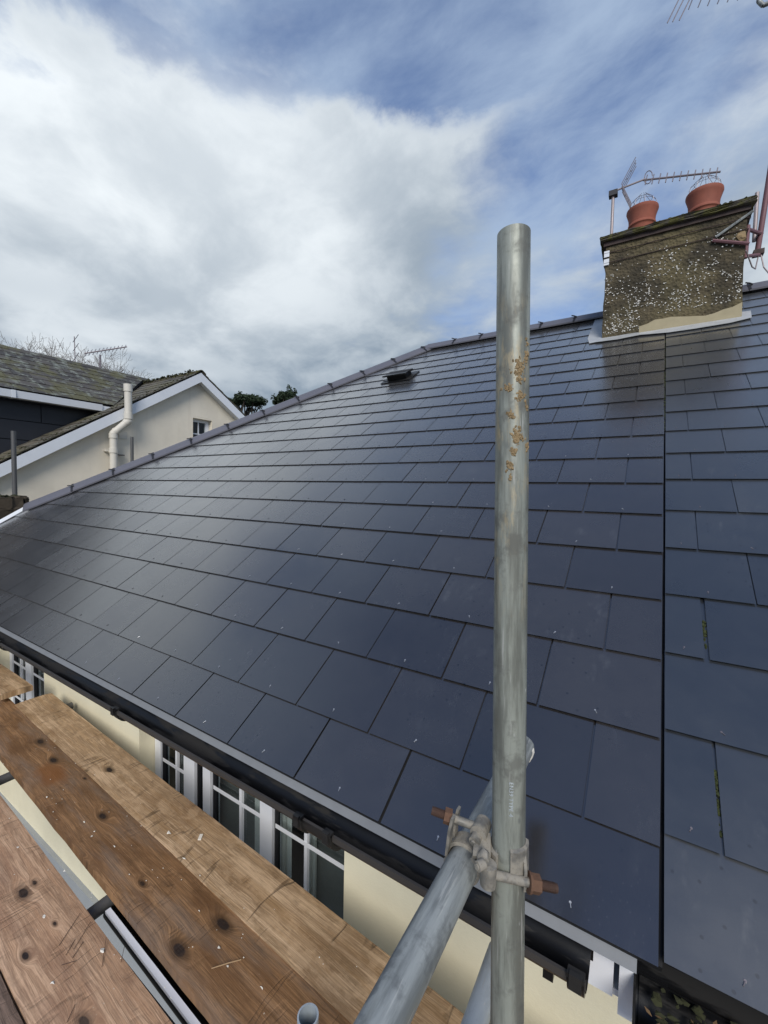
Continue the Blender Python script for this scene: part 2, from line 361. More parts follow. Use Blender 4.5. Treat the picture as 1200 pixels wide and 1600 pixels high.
def tube(bm, p0, p1, r, seg=16, r1=None, hollow=0, cap=True, smooth=True):
    p0, p1 = Vector(p0), Vector(p1); r1 = r if r1 is None else r1
    u, v, dd = frame_for(p1-p0)
    def ring(p, rr): return [bm.verts.new(p+u*math.cos(2*math.pi*i/seg)*rr+v*math.sin(2*math.pi*i/seg)*rr) for i in range(seg)]
    a, b = ring(p0, r), ring(p1, r1)
    for i in range(seg):
        f = bm.faces.new((a[i], a[(i+1) % seg], b[(i+1) % seg], b[i])); f.smooth = smooth
    if hollow:
        c, e = ring(p0, r-hollow), ring(p1, r1-hollow)
        for i in range(seg):
            j = (i+1) % seg
            bm.faces.new((c[j], c[i], e[i], e[j])); bm.faces.new((a[j], a[i], c[i], c[j])); bm.faces.new((b[i], b[j], e[j], e[i]))
    elif cap: bm.faces.new(a[::-1]); bm.faces.new(b)
def path_tube(bm, pts, r, seg=8):
    for a, b in zip(pts, pts[1:]): tube(bm, a, b, r, seg)
def hexprism(bm, p0, p1, r): tube(bm, p0, p1, r, 6, smooth=False)
def prism(bm, poly, axis, a, b):
    """polygon in the two other axes extruded along axis from a to b"""
    def mk(t, q):
        return {'X': (t, q[0], q[1]), 'Y': (q[0], t, q[1]), 'Z': (q[0], q[1], t)}[axis]
    A = [bm.verts.new(mk(a, q)) for q in poly]; B = [bm.verts.new(mk(b, q)) for q in poly]
    n = len(poly); bm.faces.new(A[::-1]); bm.faces.new(B)
    for i in range(n): bm.faces.new((A[i], A[(i+1) % n], B[(i+1) % n], B[i]))
def lump(bm, c, r, seed, squash=(1, 1, 1), sub=2, amp=.35):
    g = bmesh.ops.create_icosphere(bm, subdivisions=sub, radius=1.0); rr = random.Random(seed)
    ph = [rr.uniform(0, 6.28) for _ in range(9)]; fr = [rr.uniform(1.5, 5) for _ in range(9)]
    for v in g['verts']:
        q = v.co; s = 1+amp*(math.sin(q.x*fr[0]+ph[0])*math.sin(q.y*fr[1]+ph[1])+.6*math.sin(q.z*fr[2]*1.7+ph[2]+q.x*fr[3])+.4*rr.uniform(-1, 1))
        v.co = Vector(c)+Vector((q.x*squash[0], q.y*squash[1], q.z*squash[2]))*(r*s)
def solid(name, pts, thick, m, parent, down=Vector((0, 0, -1))):
    """flat polygon given in 3-D, thickened along 'down'"""
    bm = bmesh.new(); A = [bm.verts.new(Vector(q)) for q in pts]; B = [bm.verts.new(Vector(q)+down*thick) for q in pts]
    n = len(pts); bm.faces.new(A); bm.faces.new(B[::-1])
    for i in range(n): bm.faces.new((A[i], B[i], B[(i+1) % n], A[(i+1) % n]))
    return bm_obj(name, bm, m, parent)
def clip_poly(poly, planes):
    """planes (a,b,c): keep a*x+b*y<=c"""
    for a, b, c in planes:
        out = []
        for i in range(len(poly)):
            P, Q = poly[i], poly[(i+1) % len(poly)]; dp, dq = a*P[0]+b*P[1]-c, a*Q[0]+b*Q[1]-c
            if dp <= 0: out.append(P)
            if (dp < 0 < dq) or (dq < 0 < dp):
                t = dp/(dp-dq); out.append((P[0]+(Q[0]-P[0])*t, P[1]+(Q[1]-P[1])*t))
        poly = out
        if len(poly) < 3: return []
    return poly
def area(p): return abs(sum(p[i][0]*p[(i+1) % len(p)][1]-p[(i+1) % len(p)][0]*p[i][1] for i in range(len(p))))/2
RND = random.Random(11)
def slate_course(parent, O, e, s, nrm, rects, planes, m, thick=.0062, lift=.0138, L=.50, keep=300, near=None, jit=1.0, name='slate'):
    """rects: (x0, x1, s0) per slate; every slate an object; those past 'keep' (smallest in view) are joined"""
    O, e, s, nrm = map(Vector, (O, e, s, nrm)); items = []
    cache = {}
    for (x0, x1, s0) in rects:
        w = x1-x0; poly = [(x0, s0), (x1, s0), (x1, s0+L), (x0, s0+L)]
        pc = clip_poly(poly, planes)
        if not pc or area(pc) < .0022: continue
        full = abs(area(pc)-w*L) < 1e-7
        items.append((x0, s0, w, None if full else [(a-x0, b-s0) for a, b in pc]))
    def dist(it): return (O+e*it[0]+s*it[1]-near).length if near is not None else 0
    items.sort(key=dist)
    tilt = math.asin(lift/L); rest_v, rest_f = [], []
    for i, (x0, s0, w, pc) in enumerate(items):
        poly = pc or [(0, 0), (w, 0), (w, L), (0, L)]
        key = None if pc else round(w, 4)
        Mt = Matrix((( e.x, s.x, nrm.x, 0), (e.y, s.y, nrm.y, 0), (e.z, s.z, nrm.z, 0), (0, 0, 0, 1)))
        Mt = Matrix.Translation(O+e*x0+s*s0+nrm*(lift+RND.uniform(0, .0006)*jit)) @ Mt @ Matrix.Rotation(-tilt+RND.gauss(0, .0007)*jit, 4, 'X') @ Matrix.Rotation(RND.gauss(0, .0009)*jit, 4, 'Y') @ Matrix.Rotation(RND.gauss(0, .0012)*jit, 4, 'Z')
        if key in cache and i < keep: me = cache[key]
        else:
            n = len(poly); vs = [(a+(.004 if a < 1e-6 else -.004 if a > w-1e-6 else 0), b+(.0045 if b < 1e-6 else 0), 0) for a, b in poly]+[(a, b, thick) for a, b in poly]
            fs = [tuple(range(n))[::-1], tuple(range(n, 2*n))]+[(j, (j+1) % n, n+(j+1) % n, n+j) for j in range(n)]
            if i >= keep:
                b0 = len(rest_v); rest_v += [Mt @ Vector(v) for v in vs]; rest_f += [tuple(b0+x for x in f) for f in fs]; continue
            me = bpy.data.meshes.new(name); me.from_pydata(vs, [], fs); me.update(); me.materials.append(M[m])
            if key: cache[key] = me
        o = bpy.data.objects.new(name, me); link(o, parent); o.matrix_world = Mt
        if parent is not None: o.matrix_parent_inverse = parent.matrix_basis.inverted()
    if rest_v:
        r_ = mesh_obj('small_slates', rest_v, rest_f, m, parent); r_['kind'] = 'stuff'

# ------------------------------------------------------------------ setting: ground
GZ = -2.75
g = mesh_obj('ground', [(-600, -600, GZ), (600, -600, GZ), (600, 600, GZ), (-600, 600, GZ)], [(0, 1, 2, 3)], 'grass'); g['kind'] = 'structure'

# ------------------------------------------------------------------ the re-slated house
RP = .5791; CR, SR, TR = math.cos(RP), math.sin(RP), math.tan(RP)
G = .2434; WS = .3; XE = .602                     # gauge, slate width, party line
XL = -5.06; YR = 4.18; ZR = YR*TR; SRIDGE = YR/CR; XA = -1.95; YH = .93
e1, s1, n1 = Vector((1, 0, 0)), Vector((0, CR, SR)), Vector((0, -SR, CR))
def RPt(x, s, h=0): return e1*x+s1*s+n1*h
house = empty('house', (-2.2, .55, GZ), 'cream rendered house under the large dark blue-grey slate hipped roof', 'house')
def inv(o, root):
    if o.parent is root: o.matrix_parent_inverse = Matrix.Translation(root.location).inverted()
    return o
def H(o): return inv(o, house)
WY = .55; WIN = .65
# front wall with two window openings: X -4.75..-3.97 and -2.155..-.50
O1, O2, ZT, ZB = (-4.74, -3.62), (-2.155, -.50), -.40, -1.62
bm = boxes((XL+.02, O1[0], WY, WY+.2, -2.15, -.14), (O1[1], O2[0], WY, WY+.2, -2.15, -.14), (O2[1], XE, WY, WY+.2, -2.15, -.14),
           (O1[0], O1[1], WY, WY+.2, ZT, -.14), (O2[0], O2[1], WY, WY+.2, ZT, -.14), (O1[0], O1[1], WY, WY+.2, -2.15, ZB), (O2[0], O2[1], WY, WY+.2, -2.15, ZB))
H(bm_obj('wall', bm, 'cream', house))
H(bm_obj('plinth', boxes((XL+.02, XE, WY-.03, WY+.2, GZ, -2.152)), 'plinth', house))
bm = bmesh.new(); prism(bm, [(WY+.2, GZ), (7.8, GZ), (7.8, .55*TR-.06), (7.3, YH*TR-.06), (YH, YH*TR-.06), (WY+.2, (WY+.2)*TR-.06)], 'X', XL+.02, XL+.22)
H(bm_obj('wall', bm, 'cream', house))
H(bm_obj('wall', boxes((XL+.23, XE, 7.6, 7.8, GZ, .2)), 'cream', house))
H(bm_obj('room_lining', boxes((XL+.24, XE-.05, 2.2, 2.25, GZ+.3, .9), (XL+.24, XE-.05, WY+.21, 2.19, GZ+.4, GZ+.45)), 'dark', house))
# roof carcass
def roof_deck(name, pts, parent, down): return solid(name, pts, .03, 'deck', parent, down)
roof = H(roof_deck('roof', [RPt(XL, .055), RPt(XE+.003, .055), RPt(XE+.003, SRIDGE), RPt(XA, SRIDGE), RPt(XL, YH/CR)], house, -n1))
hn = Vector((-.64, 0, .77))
H(roof_deck('roof', [(XL, YH, YH*TR), (XA, YR, ZR), (XL, 2*YR-YH, YH*TR)], house, -hn))
H(roof_deck('roof', [(XL, 2*YR-YH, YH*TR), (XA, YR, ZR), (XE-.004, YR, ZR), (XE-.004, 2*YR-.05, .05*TR), (XL, 2*YR-.05, .05*TR)], house, Vector((0, -SR, -CR))))
# hip line in slope coordinates
hx = XA-XL; hs = SRIDGE-YH/CR
hip = (-hs, hx, -hs*XL+hx*YH/CR-.05)              # keep to the right of the hip
rects = []
for kk in range(0, 21):
    s0 = .199*G if kk == 0 else kk*G
    if s0 > SRIDGE-.05: break
    off = 0 if kk % 2 == 0 else .5
    for i in range(-19, 3):
        x0 = (i+off)*WS; x1 = x0+WS
        if x0 >= XE-.02: continue
        x0 += RND.uniform(.0018, .0038); x1 = min(x1, XE)-RND.uniform(.0018, .0036)
        rects.append((x0, x1, s0))
LS = G*2+.02
slate_course(roof, (0, 0, 0), e1, s1, n1, rects, [(-1, 0, -XL), hip, (0, 1, SRIDGE-.04)], 'slate', near=CAM, L=LS)
# rivets on the tails of the slates
near_riv = [r for r in rects if r[2] < 8.5*G and -4.0 < r[0] < .5]
rv_me = None; far_bm = bmesh.new()
def rivet(bm, P, a):
    tube(bm, P-n1*.0002, P+n1*.0010, .0024, 8)
    t = s1*(-math.cos(a))+e1*math.sin(a)
    tube(bm, P+n1*.001, P+n1*.002+t*.009, .0009, 6)
for r in rects:
    if r[1]-r[0] < .2: continue
    P = RPt((r[0]+r[1])/2+RND.uniform(-.004, .004), r[2]+.03, .0138-.0138*.03/LS+.0064)
    if P.x < XA and (P.x-XL)*hs-(P.y/CR-YH/CR)*hx < .1: continue
    if P.x < XL+.05: continue
    if (P-CAM).length < 2.6:
        b2 = bmesh.new(); rivet(b2, P, RND.uniform(-.6, .6)); bm_obj('rivet', b2, 'wire', roof).matrix_parent_inverse = roof.matrix_basis.inverted()
    else: rivet(far_bm, P, RND.uniform(-.6, .6))
o = bm_obj('small_rivets', far_bm, 'clip', roof); o['kind'] = 'stuff'
# ridge and hip tiles
def cap_profile(w, drop, t=0):
    return [(-w, -drop), (-w*.45, -drop*.28), (-w*.16, -.002), (w*.16, -.002), (w*.45, -drop*.28), (w, -drop)]
def ridge_tile(name, p0, p1, upv, w, drop, m, parent, grow=0.0, thick=.014):
    p0, p1, upv = Vector(p0), Vector(p1), Vector(upv).normalized(); dd = (p1-p0).normalized(); sd = dd.cross(upv).normalized()
    pr = cap_profile(w, drop); A = []; bm = bmesh.new()
    for pt in (p0, p1):
        outer = [bm.verts.new(pt+sd*a+upv*(b+grow)) for a, b in pr]; inner = [bm.verts.new(pt+sd*a*.97+upv*(b+grow-thick)) for a, b in pr]
        A.append((outer, inner))
    n = len(pr); (o0, i0), (o1, i1) = A
    for j in range(n-1):
        bm.faces.new((o0[j], o0[j+1], o1[j+1], o1[j])); bm.faces.new((i0[j+1], i0[j], i1[j], i1[j+1]))
        bm.faces.new((o0[j+1], o0[j], i0[j], i0[j+1])); bm.faces.new((o1[j], o1[j+1], i1[j+1], i1[j]))
    bm.faces.new((o0[0], o1[0], i1[0], i0[0])); bm.faces.new((o1[-1], o0[-1], i0[-1], i1[-1]))
    return bm_obj(name, bm, m, parent, True, 50)
def hip_run(p0, p1, first, step, upv, w, drop, parent, m='ridge', clip=True):
    p0, p1 = Vector(p0), Vector(p1); L = (p1-p0).length; dd = (p1-p0)/L; t = 0; nx = first
    upv = (Vector(upv)-dd*Vector(upv).dot(dd)).normalized(); sd = dd.cross(upv)
    while t < L-.01:
        b = min(nx, L)
        j = upv*RND.uniform(-.002, .002)
        ridge_tile('ridge_tile', p0+dd*t+j, p0+dd*(b-.005)+j, upv, w, drop, m, parent).matrix_parent_inverse = parent.matrix_basis.inverted()
        if clip and b < L-.02:
            c = p0+dd*b
            o = ridge_tile('ridge_clip', c-dd*.011, c+dd*.011, upv, w*1.02, drop*1.04, 'clip', parent, .006, .006); o.matrix_parent_inverse = parent.matrix_basis.inverted()
            b2 = bmesh.new(); q = c+sd*w*.62-upv*(drop*.42)
            path_tube(b2, [q-dd*.03+upv*.03, q+upv*.02, q+dd*.022+upv*.006, q-dd*.012-upv*.008, q+dd*.02-upv*.025], .006, 6)
            bm_obj('ridge_clip', b2, 'clip', parent, True, 40).matrix_parent_inverse = parent.matrix_basis.inverted()
        t = b; nx = b+step
hip0 = Vector((XL-.03, YH-.02, YH*TR+.07)); hip1 = Vector((XA, YR, ZR+.075))
hip_run(hip0, hip1, .50, .437, (-.35, -.35, 1), .115, .078, roof)
hip_run(hip1-Vector((.02, 0, 0)), (.20, YR, ZR+.075), .38, .345, (0, 0, 1), .115, .085, roof)
# slate vent
vc = RPt(-1.80, 15.9*G, 0)
v = bmesh.new()
def rbox(bm, x0, x1, s0, s1_, h0, h1, hx0=None):
    pts = [RPt(x0, s0, h0), RPt(x1, s0, h0), RPt(x1, s1_, h0), RPt(x0, s1_, h0), RPt(x0, s0, h1), RPt(x1, s0, h1), RPt(x1, s1_, hx0 if hx0 else h1), RPt(x0, s1_, hx0 if hx0 else h1)]
    vs = [bm.verts.new(q) for q in pts]
    for f in ((3, 2, 1, 0), (4, 5, 6, 7), (0, 1, 5, 4), (1, 2, 6, 5), (2, 3, 7, 6), (3, 0, 4, 7)): bm.faces.new([vs[i] for i in f])
rbox(v, -2.02, -1.66, 15.35*G, 16.5*G, .020, .029); vent = bm_obj('roof_vent', v, 'black_plastic', roof)
v = bmesh.new(); rbox(v, -1.985, -1.695, 15.42*G, 16.2*G, .085, .100, .06); rbox(v, -1.96, -1.72, 15.62*G, 16.15*G, .029, .084, .06)
bm_obj('vent_hood', v, 'black_plastic', roof)
# eaves: tray, fascia, soffit, gutter
bm = bmesh.new(); prism(bm, [(.075, .016), (.054, -.014), (.050, -.012), (.070, .020)], 'X', XL, .566)
H(bm_obj('eaves_tray', bm, 'tray', house))
H(bm_obj('fascia', boxes((XL, .528, .088, .106, -.125, -.004)), 'white_upvc', house))
H(bm_obj('fascia', boxes((.538, .563, .084, .106, -.150, -.012)), 'white_upvc', house))
H(bm_obj('soffit', boxes((XL, XE, .107, WY-.003, -.139, -.125)), 'white_upvc', house))
def gutter_prof(yc, zc, r, t, a0=0, a1=180, n=20):
    o = [(yc-math.cos(R(a0+(a1-a0)*i/n))*r, zc-math.sin(R(a0+(a1-a0)*i/n))*r) for i in range(n+1)]
    i_ = [(yc-math.cos(R(a0+(a1-a0)*i/n))*(r-t), zc-math.sin(R(a0+(a1-a0)*i/n))*(r-t)) for i in range(n+1)]
    return o+i_[::-1]
def extrude_strip(bm, prof, x0, x1):
    A = [bm.verts.new((x0, *q)) for q in prof]; B = [bm.verts.new((x1, *q)) for q in prof]; n = len(prof); h = n//2
    for i in range(n): bm.faces.new((A[i], A[(i+1) % n], B[(i+1) % n], B[i]))
    for i in range(h-1):
        for V, fl in ((A, 1), (B, 0)):
            q = (V[i], V[i+1], V[n-2-i], V[n-1-i]); bm.faces.new(q if fl else q[::-1])
GY, GZc, GR = .036, -.020, .049
bm = bmesh.new(); extrude_strip(bm, gutter_prof(GY, GZc, GR, .003), XL, .487)
gut = H(bm_obj('gutter', bm, 'black_plastic', house, True, 40))
bm = bmesh.new(); prism(bm, [(GY-GR-.004, GZc-.011), (GY-GR-.0005, GZc-.011), (GY-GR-.0005, GZc+.001), (GY-GR+.003, GZc+.001), (GY-GR+.003, GZc+.004), (GY-GR-.004, GZc+.004)], 'X', XL, .4868); bm_obj('gutter_lip', bm, 'lip', gut)
def gutter_bracket(x, parent, w=.03, yc=GY, zc=GZc, r=GR):
    bm = bmesh.new(); extrude_strip(bm, gutter_prof(yc, zc, r+.0075, .006, -8, 180), x-w/2, x+w/2)
    box(bm, x-w/2, x+w/2, yc-r-.011, yc-r+.006, zc+.004, zc+.014); box(bm, x-w*.36, x+w*.36, yc-r-.016, yc-r-.006, zc-.012, zc+.018)
    box(bm, x-w*.7, x+w*.7, yc+r, yc+r+.006, zc-.05, zc+.012)
    return bm_obj('bracket', bm, 'black_plastic', parent)
for x in (-3.42, -2.55, -1.24, .47): H(gutter_bracket(x, gut))
# union joint with two clips
bm = bmesh.new(); extrude_strip(bm, gutter_prof(GY, GZc, GR+.006, .005, -3, 183), -.245, -.115); H(bm_obj('gutter_union', bm, 'black_plastic', gut, True, 40))
for x in (-.232, -.128): H(gutter_bracket(x, gut, .026, GY, GZc, GR+.004))
H(bm_obj('hanger', boxes((.405, .425, GY-.012, GY+.012, GZc-GR-.03, GZc-GR+.002)), 'black_plastic', gut))
# windows
def casement(win, x0, x1, zt, zb, y, vbar, hbars):
    bm = boxes((x0, x0+.035, y, y+.05, zb, zt), (x1-.035, x1, y, y+.05, zb, zt), (x0+.035, x1-.035, y, y+.05, zt-.04, zt), (x0+.035, x1-.035, y, y+.05, zb, zb+.04))
    return bm
def window(x0, x1, posts, bars, hz):
    w_ = empty('window', (0, 0, 0), None, None); w_.parent = house; H(w_)
    y = WIN; zt, zb = ZT-.002, ZB+.002
    fr = [(x0+.002, x0+.068, y, y+.06, zb, zt), (x1-.07, x1-.002, y, y+.06, zb, zt)]
    for a, b in posts: fr.append((a, b, y-.006, y+.06, zb+.055, zt-.055))
    fr += [(x0+.069, x1-.071, y, y+.06, zt-.05, zt), (x0+.069, x1-.071, y, y+.06, zb, zb+.05)]
    bm_obj('frame', boxes(*fr), 'white_upvc', w_)
    bm_obj('sill', boxes((x0-.02, x1+.02, WY-.05, y-.003, zb-.04, zb)), 'white_upvc', w_)
    edges = [x0+.068]+[t for ab in posts for t in ab]+[x1-.07]
    for i in range(0, len(edges), 2):
        a, b = edges[i], edges[i+1]
        bm_obj('pane', boxes((a+.002, b-.002, y+.030, y+.034, zb+.052, zt-.052)), 'glass', w_)
        bm_obj('gasket', boxes((a+.0005, a+.008, y+.012, y+.045, zb+.052, zt-.052), (b-.008, b-.0005, y+.012, y+.045, zb+.052, zt-.052)), 'clip', w_)
    for xb in bars: bm_obj('glazing_bar', boxes((xb-.010, xb+.010, y+.012, y+.029, zb+.052, zt-.052)), 'white_upvc', w_)
    for i in range(0, len(edges), 2):
        a, b = edges[i], edges[i+1]
        if b-a < .12: continue
        for z in (hz[min(i//2, 1) if i < 4 else 2] if len(hz) > 1 else hz[0], -1.20):
            bm_obj('glazing_bar', boxes((a+.009, b-.009, y+.009, y+.0115, z-.011, z+.011)), 'white_upvc', w_)
    return w_
window(O2[0], O2[1], [(-1.822, -1.712), (-1.630, -1.560), (-1.136, -1.044)], (-1.93, -1.314, -.825), (-.90, -.825, -.875))
M['pane_brightener'] = plain('grey_pane_brightener', (.15, .155, .15), .9)
H(bm_obj('pane_brightener', boxes((O2[0]+.05, O2[1]-.05, WIN+.15, WIN+.16, ZB, ZT-.05), (O1[0]+.05, O1[1]-.05, WIN+.15, WIN+.16, ZB, ZT-.05)), 'pane_brightener', house))  # grey board added behind the panes so they look less black
window(O1[0], O1[1], [(-4.32, -4.19)], (-4.50, -3.95), (-.86,))
for cx, dx, zz in ((-.98, .22, -.62), (-.72, .12, -.70), (-1.55, .14, -.62)):
    bm = bmesh.new()
    for i in range(8):
        a = i/8; box(bm, cx-.3+a*dx, cx-.3+a*dx+.07, WIN+.085+.02*(i % 2), WIN+.10+.02*(i % 2), -1.6, zz+a*.10)
    H(bm_obj('curtain', bm, 'curtain', house))
# flashing strip against the old stone wall on the left
solid('flashing', [RPt(XL-.012, .55, .05), RPt(XL+.018, .55, .026), RPt(XL+.018, YH/CR+.01, .026), RPt(XL-.012, YH/CR+.01, .05)], .004, 'white_paint', roof, -n1)

# ------------------------------------------------------------------ adjoining house on the right
nb = empty('adjoining_house', (2.2, .55, GZ), 'adjoining house at the right with weathered slates and leaf-filled gutter', 'house')
def NB(o): return inv(o, nb)
X2, X3 = .6065, 4.3
NB(bm_obj('wall', boxes((XE+.004, X3-.1, WY, WY+.2, GZ, -.14)), 'cream', nb))
NB(bm_obj('wall', boxes((X3-.3, X3-.1, WY+.201, 7.8, GZ, .3)), 'cream', nb))
NB(bm_obj('fascia', boxes((.566, X3, .094, .106, -.125, -.004)), 'black_plastic', nb))  # black colour stands in for shade and moss on this fascia
NB(bm_obj('soffit', boxes((XE+.004, X3, .107, WY-.003, -.139, -.125)), 'white_upvc', nb))
roof2 = NB(roof_deck('roof', [RPt(XE+.0035, .075), RPt(X3, .075), RPt(X3, SRIDGE), RPt(XE+.0035, SRIDGE)], nb, -n1))
NB(roof_deck('roof', [(X2, YR, ZR), (X3, YR, ZR), (X3, 2*YR-.05, .05*TR), (X2, 2*YR-.05, .05*TR)], nb, Vector((0, -SR, -CR))))
rects = []
for kk in range(0, 21):
    s0 = .243*G if kk == 0 else (kk*1.004+.115)*G
    if s0 > SRIDGE-.06: break
    u = X2+.098 if kk % 2 else X2+.232
    gaps = {1: .004, 3: .007}
    x = X2; first = True
    while x < X3-.05:
        x1 = u if first else x+WS
        x1 = min(x1, X3); gp = gaps.get(kk, .0018) if first or abs(x-u) < .01 else .0018
        rects.append((x+(0 if first else gp), x1-gp*.6, s0)); x = x1; first = False
slate_course(roof2, (0, 0, 0), e1, s1, n1, rects, [(0, 1, SRIDGE-.04)], 'slate2', near=CAM, L=LS, jit=1.4)
bm = bmesh.new()
for r in rects:
    if r[1]-r[0] > .2 or True:
        rivet(bm, RPt((r[0]+r[1])/2, r[2]+.03, .0194), RND.uniform(-.8, .8))
o = bm_obj('small_rivets', bm, 'aerial', roof2); o['kind'] = 'stuff'
hip_run((1.02, YR, ZR+.075), (X3, YR, ZR+.075), .2, .40, (0, 0, 1), .115, .085, roof2)
# moss growing in the joints
def moss(parent, runs, seed=3):
    rr = random.Random(seed); bm = bmesh.new()
    for (x, s0, s_1, w, n) in runs:
        for i in range(n):
            s = rr.uniform(s0, s_1)
            lump(bm, RPt(x+rr.uniform(-w, w), s, .006+rr.uniform(0, .005)), rr.uniform(.0028, .0055), rr.random(), (1, 1.5, 1), 1, .4)
    o = bm_obj('moss', bm, 'moss', parent); o['kind'] = 'stuff'; return o
xj = X2+.098
moss(roof2, [(xj, 3.55*G+.0, 3.75*G, .003, 40), (xj, 3.3*G, 3.6*G, .003, 30), (xj, 1.62*G, 1.86*G, .003, 40), (xj, 1.45*G, 1.58*G, .002, 22), (xj, 1.28*G, 1.38*G, .002, 14),
             (.6035, 9.2*G, 13.0*G, .003, 120), (.6035, 13.2*G, 16*G, .002, 50)])
# its gutter, full of moss and leaves
GY2, GZ2 = .034, -.046
bm = bmesh.new(); extrude_strip(bm, gutter_prof(GY2, GZ2, .055, .003), .572, X3)
extrude_strip(bm, gutter_prof(GY2, GZ2, .061, .005, -4, 182), .566, .618)
tube(bm, (.572, GY2-.056, GZ2+.002), (X3, GY2-.056, GZ2+.002), .0055, 10)
gut2 = NB(bm_obj('gutter', bm, 'black_plastic', nb, True, 40))
b2 = bmesh.new(); prism(b2, gutter_prof(GY2, GZ2, .059, .0, 0, 180)[:21], 'X', .5625, .5665); NB(bm_obj('stop_end', b2, 'black_plastic', gut2))
rr = random.Random(5); bm = bmesh.new()
for i in range(620):
    x = rr.uniform(.60, 1.5); y = GY2+rr.uniform(-.042, .045)
    lump(bm, (x, y, GZ2-.020+.55*abs(y-GY2)+rr.uniform(-.003, .008)), rr.uniform(.003, .008), rr.random(), (1.2, 1, .7), 1, .4)
o = NB(bm_obj('gutter_moss', bm, 'moss_dark', gut2)); o['kind'] = 'stuff'
bm = bmesh.new()
for i in range(46):
    x = rr.uniform(.58, 1.3); y = GY2+rr.uniform(-.035, .03); a = rr.uniform(0, 6.28); L_ = rr.uniform(.004, .011)
    t = Vector((math.cos(a), math.sin(a), rr.uniform(-.2, .5)))*L_; sd = Vector((-math.sin(a), math.cos(a), rr.uniform(-.4, .4)))*L_*.4
    c = Vector((x, y, GZ2-.004+.4*abs(y-GY2)))
    vs = [bm.verts.new(q) for q in (c-t, c+sd, c+t, c-sd)]; bm.faces.new(vs)
o = NB(bm_obj('dead_leaves', bm, 'leaf', gut2)); o['kind'] = 'stuff'

# ------------------------------------------------------------------ chimney on the party wall
CX0, CX1, CY0, CY1 = .125, 1.095, 3.47, 4.45
ch = empty('chimney_stack', (.61, 3.96, 2.2), 'brown pebbledashed chimney stack with white flecks on the ridge', 'chimney')
def CH(o): return inv(o, ch)
bm = bmesh.new(); box(bm, CX0, CX1, CY0, CY1, 1.75, 3.135)
bmesh.ops.subdivide_edges(bm, edges=bm.edges[:], cuts=14, use_grid_fill=True)
rr = random.Random(9)
for vv in bm.verts: vv.co += Vector((rr.uniform(-1, 1), rr.uniform(-1, 1), rr.uniform(-1, 1)))*.005
CH(bm_obj('stack', bm, 'pebbledash', ch))
bm = bmesh.new()
for i in range(1500):
    x = rr.uniform(CX0+.01, CX1-.01); t = rr.random()**1.9; z = 2.33+t*.64
    if rr.random() < .25: z = 2.33+rr.random()*.66
    if math.sin(x*13+z*7)*math.sin(z*17-x*5)+.5*math.sin(x*31+2)*math.sin(z*29) < rr.uniform(-.9, .35): continue
    if x > .42 and z < 2.30+(x-.42)*.0+.13: continue
    if x < .45 and z > 2.85 and rr.random() < .8: continue
    lump(bm, (x, CY0-.004, z), rr.uniform(.0022, .0060), rr.random(), (1.2, .6, .8), 1, .3)
for i in range(60): lump(bm, (CX0-.004, rr.uniform(CY0, CY1), rr.uniform(2.4, 2.9)), rr.uniform(.004, .008), rr.random(), (.6, 1, 1), 1, .3)
o = CH(bm_obj('white_pebbles', bm, 'pebble', ch)); o['kind'] = 'stuff'
# fresh cement patch along the foot
bm = bmesh.new(); pts = [(.40, 2.255), (.41, 2.30)]+[(.41+.685*i/12, 2.345+.03*math.sin(i*.55)+.055*(i/12)+.006*rr.uniform(-1, 1)) for i in range(13)]+[(1.098, 2.27)]
prism(bm, pts, 'Y', CY0-.012, CY0+.004); CH(bm_obj('cement_patch', bm, 'cement', ch))
bm = bmesh.new(); prism(bm, [(.40, 2.248), (1.10, 2.262), (1.10, 2.270), (.40, 2.256)], 'Y', CY0-.016, CY0-.002); CH(bm_obj('bead', bm, 'white_paint', ch))
# cap: thin projecting slab with ragged mossy edge
bm = bmesh.new(); box(bm, CX0-.045, CX1+.045, CY0-.045, CY1+.045, 3.138, 3.178)
bmesh.ops.subdivide_edges(bm, edges=bm.edges[:], cuts=12, use_grid_fill=True)
for vv in bm.verts: vv.co += Vector((rr.uniform(-1, 1)*.007, rr.uniform(-1, 1)*.008, rr.uniform(-1, 1)*.007+(.02 if vv.co.z > 3.17 and abs(vv.co.y-3.96) < .4 else 0)))
CH(bm_obj('cap', bm, 'capstone', ch))
CH(bm_obj('drip_course', boxes((CX0-.018, CX1+.018, CY0-.018, CY1+.018, 3.100, 3.1365)), 'brown_iron', ch))
bm = bmesh.new()
for i in range(90): lump(bm, (rr.uniform(CX0-.03, CX1+.03), CY0-.040+rr.uniform(-.004, .05), 3.178+rr.uniform(-.012, .008)), rr.uniform(.006, .013), rr.random(), (1.3, 1, .6), 1, .4)
o = CH(bm_obj('cap_moss', bm, 'moss_dark', ch)); o['kind'] = 'stuff'
